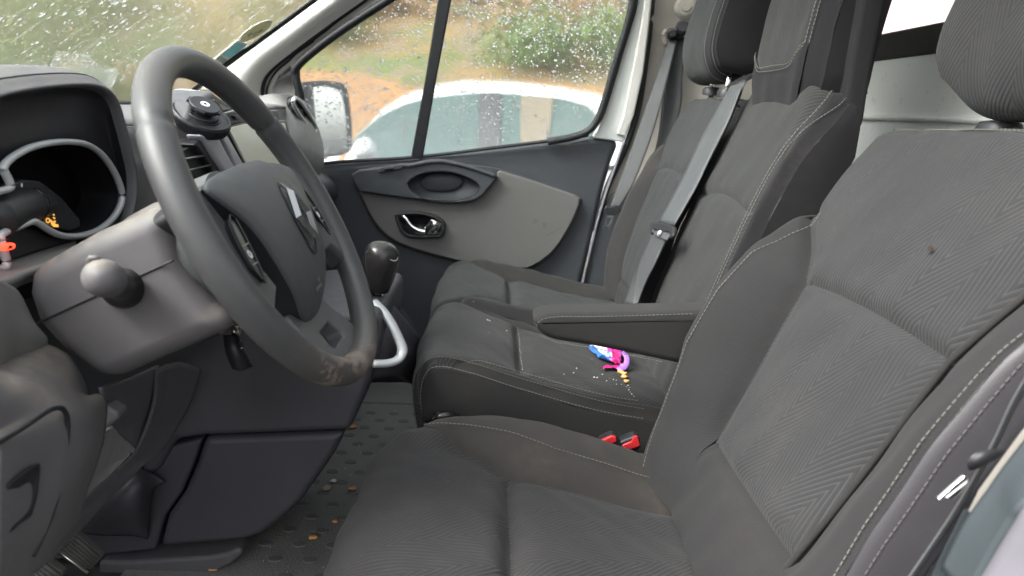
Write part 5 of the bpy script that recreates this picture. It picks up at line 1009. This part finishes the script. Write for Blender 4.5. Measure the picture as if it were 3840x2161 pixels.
lathe('belt_slot', [(.03, 0), (.028, .006), (.015, .008)], mb('J', 1305, 640, .0), (-.5, 0, .86), 'black_plastic', b2, n=18)
b3 = thing('seat_belt', 'driver belt with silver tongue hanging at the near seat edge', 'seat belt', aY('M', 650, 900, .43))
ribbon('webbing', [aY('M',980,300,.43),aY('M',880,480,.432),aY('M',770,715,.434),aY('M',560,1080,.436),aY('M',310,1450,.438),aY('M',200,1620,.44)], [aY('M',1010,330,.46),aY('M',905,500,.465),aY('M',790,735,.47),aY('M',575,1100,.475),aY('M',322,1470,.48),aY('M',212,1640,.48)], 'webbing_light', b3)
loft('latch_plate', [lY('M', [(645,805),(680,760),(740,738),(800,730),(862,735),(840,770),(760,815),(700,845),(655,850)], d) for d in (.428, .418)], 'black_plastic', b3, cap=(True, True), n=30)
prism('metal_tongue', [aY('M', x, y, .422) for x, y in [(480,1018),(490,1028),(655,905),(650,885),(630,885),(560,945)]], (0, .003, 0), 'chrome', b3, bevel=.0008)
prism('metal_tongue', [aY('M', x, y, .424) for x, y in [(524,1012),(565,1015),(620,970),(645,930),(655,910)]], (0, .003, 0), 'chrome', b3, bevel=.0008)
# red buckles between the seats
for nm, body_, red, lb in (('b', [(1335,1400),(1370,1365),(1445,1330),(1475,1338),(1482,1375),(1470,1400),(1400,1430)], [(1358,1370),(1440,1336),(1468,1342),(1474,1372),(1400,1398)], 'red seat belt buckle between the seats, nearer the front'), ('c', [(1492,1375),(1600,1332),(1632,1345),(1642,1405),(1620,1440),(1530,1470),(1495,1440)], [(1512,1398),(1575,1372),(1590,1340),(1615,1338),(1634,1400),(1525,1438)], 'red seat belt buckle with black notch, nearer the backrest')):
    t = thing('belt_buckle', lb, 'buckle', aY('N', *body_[0], 1.02), 'buckles between the seats')
    prism('housing', lY('N', body_, 1.008), (0, .022, 0), 'black_plastic', t, bevel=.004)
    prism('release_button', lY('N', red, 1.0045), (0, .006, 0), 'red_plastic', t, bevel=.0012)
# ------------------------------------------------------------------ phone mount on the centre vent
pm = thing('phone_mount', 'black round phone mount clipped to the centre air vent', 'phone mount', aY('C', 400, 800, .99))
pcn = aY('C', 482, 452, .955); view = unit(CAM-pcn); pn_ = unit(.52*view+.85*(.30*RT+.95*UP))
n_, prof = 96, [(.010,-.012),(.030,-.012),(.0365,-.009),(.0375,-.006),(.0375,.004),(.0355,.0065),(.034,.006),(.0335,.0045),(.024,.0045),(.0235,.006)]
dk = lathe('disc', prof, pcn, pn_, 'black_plastic', pm, n=64)
ax_ = unit(np.cross(pn_, (0.3, 0.9, .2))); bx_ = np.cross(pn_, ax_)
boxes('knurl', [(pcn+.0375*(math.cos(t)*ax_+math.sin(t)*bx_)-pn_*.001, pn_*.0045, (-math.sin(t)*ax_+math.cos(t)*bx_)*.0007, (math.cos(t)*ax_+math.sin(t)*bx_)*.0007) for t in np.linspace(0, 2*math.pi, 81)[:-1]], 'black_plastic', dk)
lathe('step_ring', [(.0215,.004),(.0215,.008),(.0205,.0095),(.014,.0095)], pcn, pn_, 'black_plastic', dk, n=48)
lathe('lock_boss', [(.012,.009),(.012,.016),(.019,.016),(.0195,.0175),(.0195,.0205),(.0185,.0215),(.006,.0215)], pcn, pn_, 'black_plastic', dk, n=48)
boxes('lock_tab', [(pcn+pn_*.0185+.0195*(math.cos(t)*ax_+math.sin(t)*bx_), (math.cos(t)*ax_+math.sin(t)*bx_)*.002, (-math.sin(t)*ax_+math.cos(t)*bx_)*.006, pn_*.0018) for t in (0.4, 0.4+math.pi/2, .4+math.pi, .4+1.5*math.pi)], 'black_plastic', dk, bevel=.0008)
lathe('centre_bolt', [(.0058,.0215),(.0058,.0222),(.0022,.0222),(.0020,.0212)], pcn, pn_, 'sticker_white', dk, n=24); lathe('bolt_socket', [(.0021,.0218),(.0019,.0226)], pcn, pn_, 'gloss_black', dk, n=12)
j0 = pcn-pn_*.012; j1 = aY('C', 375, 660, .985); j2 = aY('C', 330, 790, .995)
tube('ball_neck', [j0, (j0+aY('C', 420, 640, .965))/2, aY('C', 420, 650, .97)], [.007, .006, .008], 'black_plastic', pm, n=16)
lathe('clamp_nut', [(.010,-.004),(.0115,0),(.0115,.006),(.009,.008)], aY('C', 440, 665, .965), unit((.5,-.2,.8)), 'silver', pm, n=28)
tube('clamp_body', [aY('C', 300, 560, .965), aY('C', 330, 640, .975), aY('C', 345, 730, .985), aY('C', 355, 800, .99)], [.010, .016, .017, .010], 'black_plastic', pm, n=18, res=16)
patch('thumb_wing', [[aY('C', x, y, d) for x, y, d in r] for r in [[(190,620,.965),(240,575,.96),(300,545,.958)], [(200,680,.962),(255,630,.955),(330,590,.952)], [(215,760,.965),(270,700,.958),(345,640,.955)]]], 'dash_light', pm, mu=6, mv=6, solid=.006)
lathe('hook_screw', [(.006,0),(.007,.005),(.007,.010),(.005,.013)], aY('C', 365, 870, .995), unit((.6,-.5,.4)), 'chrome', pm, n=18)
tube('vent_hook', [aY('C', 380, 840, .99), aY('C', 420, 870, .992), aY('C', 400, 905, .995), aY('C', 340, 915, 1.0)], .004, 'steel', pm, res=16, n=8)
# ------------------------------------------------------------------ papers on the dashboard
pp_ = patch('folded_paper', [[aX('C', x, y, X) for x, y, X in r] for r in [[(130,225,-.50),(220,205,-.49),(300,165,-.48),(560,160,-.47)], [(150,150,-.53),(220,118,-.52),(330,125,-.51),(570,152,-.49)], [(170,115,-.58),(240,105,-.57),(360,112,-.56),(600,150,-.54)]]], 'paper', None, mu=8, mv=6, solid=.001); tag(pp_, 'folded white paper lying on the dashboard behind the phone mount', 'paper')
text('handwriting', 'KEY', aX('C', 175, 190, -.487)+np.array([.003, -.002, 0]), unit((.0, 1, .25)), unit((.25, -.2, .9)), .012, 'ink', pp_)
sh2 = boxes('letter_sheet', [((-.708, 1.338, .7735), (.034, 0, .002), (0, .105, 0), (0, 0, .0005))], 'paper'); tag(sh2, 'white letter lying at the foot of the windscreen, mirrored in the glass', 'letter')
boxes('print_line', [((-.69-.006*i, 1.34, .7745+.0004*(5-i)*.3), (.0008, 0, 0), (0, .08-.012*(i % 3), 0), (0, 0, .0003)) for i in range(6)], 'ink', sh2)
# ------------------------------------------------------------------ pedals, mat and litter
def pedal(lb, pts, d, arm):
    t = thing('pedal', lb, 'pedal', aY('G', *pts[0], d), 'pedals')
    P = np.array([aY('G', x, y, d) for x, y in pts]); nrm = unit(np.cross(P[1]-P[0], P[3]-P[0])); nrm = nrm*(1 if np.dot(nrm, CAM-P[0]) > 0 else -1)
    pdl = prism('pad', list(P), -nrm*.014, 'pedal_rubber', t, bevel=.004)
    A, B_, C_, D_ = P[0], P[1], P[2], P[3]
    for i in range(6):
        f = (i+.5)/6; a = A*(1-f)+D_*f; b_ = B_*(1-f)+C_*f; tube('pad_rib', [a*.92+b_*.08+nrm*.001, a*.08+b_*.92+nrm*.001], .0028, 'pedal_rubber', pdl, n=6)
    tube('arm', arm, .008, 'floor_dark', t, n=10, res=12)
    tube('pad_edge', [D_+nrm*.001, C_+nrm*.001], .003, 'steel', pdl, n=8)
pedal('ribbed rubber brake pedal at the bottom left', [(520,1140),(730,1320),(635,1420),(400,1250)], .80, [aY('G', 500, 1240, .83), aY('G', 350, 1000, .85), aY('G', 300, 700, .86)])
pedal('dirty clutch pedal cut off by the bottom edge', [(300,1335),(450,1440),(330,1600),(180,1450)], .70, [aY('G', 300, 1440, .73), aY('G', 200, 1100, .75), aY('G', 150, 900, .76)])
mat = thing('floor_mat', 'dirty ribbed black rubber floor mat with raised studs', 'floor mat', (-.1, 1.3, FZ))
boxes('mat_sheet', [((-.15, 1.27, FZ+.003), (.42, 0, 0), (0, .62, 0), (0, 0, .003))], 'mat_rubber', mat)
sm_ = lathe('mat_stud', [(.0140, .0058), (.0140, .0085), (.0125, .0100), (.004, .0102)], (0, 0, 0), (0, 0, 1), 'mat_stud', None, n=16); smesh = sm_.data; bpy.data.objects.remove(sm_)
for j in range(27):
    for i in range(9):
        x = -.485+i*.058+(.029 if j % 2 else 0); y = .74+j*.0425
        if x > -.06 or y > 1.66 or x < -.20-.62*(y-.78): continue
        o = bpy.data.objects.new('mat_stud', smesh); COL.objects.link(o); o.parent = mat; o.location = (x-(-.1), y-1.3, .0058); o.scale = (.88, .56, .6)
boxes('mat_rib', [((-.30+.0, 1.72, FZ+.007), (.3, 0, 0), (0, .03, 0), (0, 0, .003))], 'mat_rubber', mat)
prism('sill_hump', [aY('G', x, y, 1.0) for x, y in [(700,1345),(900,1350),(1200,1330),(1500,1310),(1620,1285),(1700,1250),(1740,1290),(1650,1370),(1500,1440),(1300,1480),(700,1480)]], (0, .12, 0), 'dash_plastic', dash, bevel=.02, seg=4)
LT = [('leaf_fragment', 'Q4', 1650, 750, .017, 'leaf_brown', 'brown leaf scrap on the mat nearest the console corner'), ('pebble', 'Q4', 1530, 1040, .016, 'stone_tan', 'flat round tan pebble on the mat'), ('leaf_fragment', 'Q4', 1652, 1040, .015, 'leaf_brown', 'orange leaf scrap tucked against the driver seat cushion'),
      ('nut', 'Q4', 1570, 1195, .010, 'seed', 'orange nut on the mat beside the driver cushion'), ('nut', 'Q4', 1465, 1270, .013, 'seed', 'pale orange nut left of the driver cushion'), ('pebble', 'Q4', 1195, 1250, .012, 'leaf_red', 'reddish pebble at the foot of the console'), ('leaf_fragment', 'Q4', 1000, 1415, .014, 'leaf_brown', 'orange leaf scrap at the bottom edge of the floor'),
      ('twig_fragment', 'Q4', 1560, 1005, .010, 'crumb', 'pale straw scrap above the round pebble')]
def lump(name, c, r_, mat, flat=.45, parent=None, seed=0):
    r0 = np.random.default_rng(seed); V, F = [], []; S = 9; rad = r_*(.75+.5*r0.random(S))
    for h, k_ in ((0, .85), (flat*.5, 1.0), (flat, .7)):
        for j in range(S): t = 2*math.pi*j/S; V.append((c[0]+rad[j]*k_*math.cos(t), c[1]+rad[j]*k_*math.sin(t)*.9, c[2]+h*r_*(.8+.4*r0.random())))
    F = gridF(3, S, True)+[tuple(range(S))[::-1], tuple(2*S+j for j in range(S))]
    return mk(name, V, F, mat, parent)
for i, (nm, k_, x, y, r_, mt, lb) in enumerate(LT):
    c = aZ(k_, x, y, FZ+.009); tag(lump(nm, c, r_*.62, mt, .28 if 'leaf' in nm else .5, None, i), lb, nm.replace('_', ' '))
V, F = [], []
for i in range(110):
    x, y = random.uniform(-.45, -.12), random.uniform(.85, 1.75); r_ = random.uniform(.0005, .0015); k_ = len(V); V += [(x-r_, y, FZ+.0065), (x, y-r_, FZ+.0065), (x+r_, y, FZ+.0065), (x, y+r_, FZ+.0065), (x, y, FZ+.0065+r_)]; F += [(k_, k_+1, k_+4), (k_+1, k_+2, k_+4), (k_+2, k_+3, k_+4), (k_+3, k_, k_+4)]
tag(mk('grit', V, F, 'crumb'), 'fine pale grit scattered over the floor mat', 'grit', kind='stuff')
# crumbs on the middle cushion and the snack wrapper
def cush(k, x, y, z=.352): return aZ(k, x, y, z)
def onC(S, k, x, y, lift=.001):
    """where the sight line through a photo position meets an upholstered surface"""
    r_ = ray(k, x, y); best = None
    t = np.linspace(.9, 1.7, 900)
    for tt in t:
        p = CAM+r_*tt/np.linalg.norm(r_[1]); u = (p[1]-S.yc)/S.W(.4)
        if abs(u) > 1: continue
        s = S.sx(p[0], 260); q_ = S.at(np.array(s), np.array(u))
        if p[2] <= q_[2]+lift: return np.array([p[0], p[1], q_[2]+lift])
    return CAM+r_*1.2/r_[1]
V, F = [], []
def addc(c, r_):
    k_ = len(V); a = unit(rng.normal(size=3)); 
    for s in ((1,0,0),(-1,0,0),(0,1,0),(0,-1,0),(0,0,1),(0,0,-.5)): V.append(c+np.array(s)*r_*rng.uniform(.7, 1.3))
    for f in ((0,2,4),(2,1,4),(1,3,4),(3,0,4),(2,0,5),(1,2,5),(3,1,5),(0,3,5)): F.append(tuple(k_+i for i in f))
for i in range(30):
    t = i/29; x = 800+30*t+random.uniform(-5, 5); y = 600+280*t; addc(onC(MC, 'N', x, y, .001), random.uniform(.0004, .0010))
for x, y in [(1180,905),(1345,850),(1375,915),(1340,938),(1405,958),(1450,950),(1472,982),(1505,985),(1470,955),(1425,940),(1115,915),(1305,810),(1200,875),(595,545),(610,550),(605,635),(725,618),(500,420),(1320,935),(1540,1000),(1555,1020),(1565,1035),(1575,1050),(1590,1065),(1550,990),(1560,1005)]: addc(onC(MC, 'N', x, y, .001), random.uniform(.0008, .0018))
tag(mk('crumbs', V, F, 'crumb', smooth=False), 'pale crumbs scattered on the middle seat cushion', 'crumbs', kind='stuff')
for i, (x, y, r_) in enumerate([(1500,905,.006),(1522,918,.006),(1525,938,.0065),(1538,968,.0055),(1470,868,.005),(1490,862,.005)]):
    tag(lump('peanut', onC(MC, 'N', x, y), r_, 'seed', .9, None, 40+i), ['peanut just below the purple wrapper strip', 'peanut second below the wrapper strip', 'largest peanut, third below the wrapper strip', 'lowest peanut, on the seam of the middle cushion', 'peanut lying on the pink end of the wrapper', 'peanut beside the pink end of the wrapper'][i], 'peanut')
wr = thing('snack_wrapper', 'torn blue, pink and purple snack wrapper on the middle cushion', 'wrapper', onC(MC, 'N', 1420, 800))
def crump(name, pts, mat, amp=.006, seed=1, lift=.006):
    r0 = np.random.default_rng(seed); G = np.array([[onC(MC, 'N', x, y, lift) for x, y in r] for r in pts]); m_, n_, _ = G.shape
    A = np.stack([spl(r, (n_-1)*2+1) for r in G]); B_ = np.stack([spl(A[:, j], (m_-1)*2+1) for j in range(A.shape[1])], 1)
    B_[..., 2] += np.abs(r0.normal(0, amp, B_.shape[:2])); B_[..., 0] += r0.normal(0, amp*.25, B_.shape[:2])
    return mk(name, B_, gridF(B_.shape[0], B_.shape[1]), mat, wr, smooth=False, solid=.0004)
crump('blue_fold', [[(1275,735),(1320,725),(1370,730)], [(1310,765),(1360,765),(1400,765)], [(1350,800),(1390,800),(1430,800)], [(1390,828),(1420,828),(1450,825)]], 'foil_blue', .005, 1)
crump('white_fold', [[(1285,722),(1320,718),(1400,722)], [(1330,742),(1380,748),(1440,752)], [(1380,790),(1420,800),(1440,835)]], 'foil_white', .004, 2, .010)
crump('pink_fold', [[(1400,745),(1440,738),(1480,752)], [(1415,785),(1455,780),(1495,790)], [(1435,825),(1470,830),(1505,825)], [(1450,845),(1475,850),(1500,845)]], 'foil_pink', .005, 3, .010)
tube('tear_strip', [onC(MC, 'N', x, y, l) for x, y, l in [(1505,758,.012),(1530,780,.018),(1543,810,.018),(1538,845,.012),(1515,872,.007),(1485,885,.005)]], .0055, 'foil_violet', wr, res=30, flat=.35, up=(0, -.6, .8))
crump('pink_end', [[(1385,868),(1430,858),(1480,862)], [(1380,882),(1430,882),(1485,888)]], 'foil_pink', .003, 5, .004)
crump('violet_end', [[(1480,868),(1505,862),(1520,870)], [(1480,886),(1510,886),(1530,880)]], 'foil_violet', .003, 6, .004)
# rear clip of the middle cushion seen over the driver cushion
rc_ = thing('seat_clip', 'small black plastic clip between bench and driver cushion', 'clip', aY('N', 250, 1215, 1.02))
patch('clip_body', [[aY('N', x, y, d) for x, y, d in r] for r in [[(165,1218,1.03),(240,1190,1.02),(330,1178,1.02),(400,1200,1.03)], [(175,1228,1.02),(250,1205,1.0),(330,1195,1.0),(400,1215,1.01)], [(200,1250,1.02),(260,1235,1.01),(330,1230,1.01),(400,1240,1.02)]]], 'gloss_black', rc_, mu=6, mv=5, solid=.004)
prism('clip_ridge', [aY('N', x, y, .998) for x, y in [(215,1220),(262,1180),(270,1182),(245,1228)]], (0, .01, 0), 'black_plastic', rc_, bevel=.002)
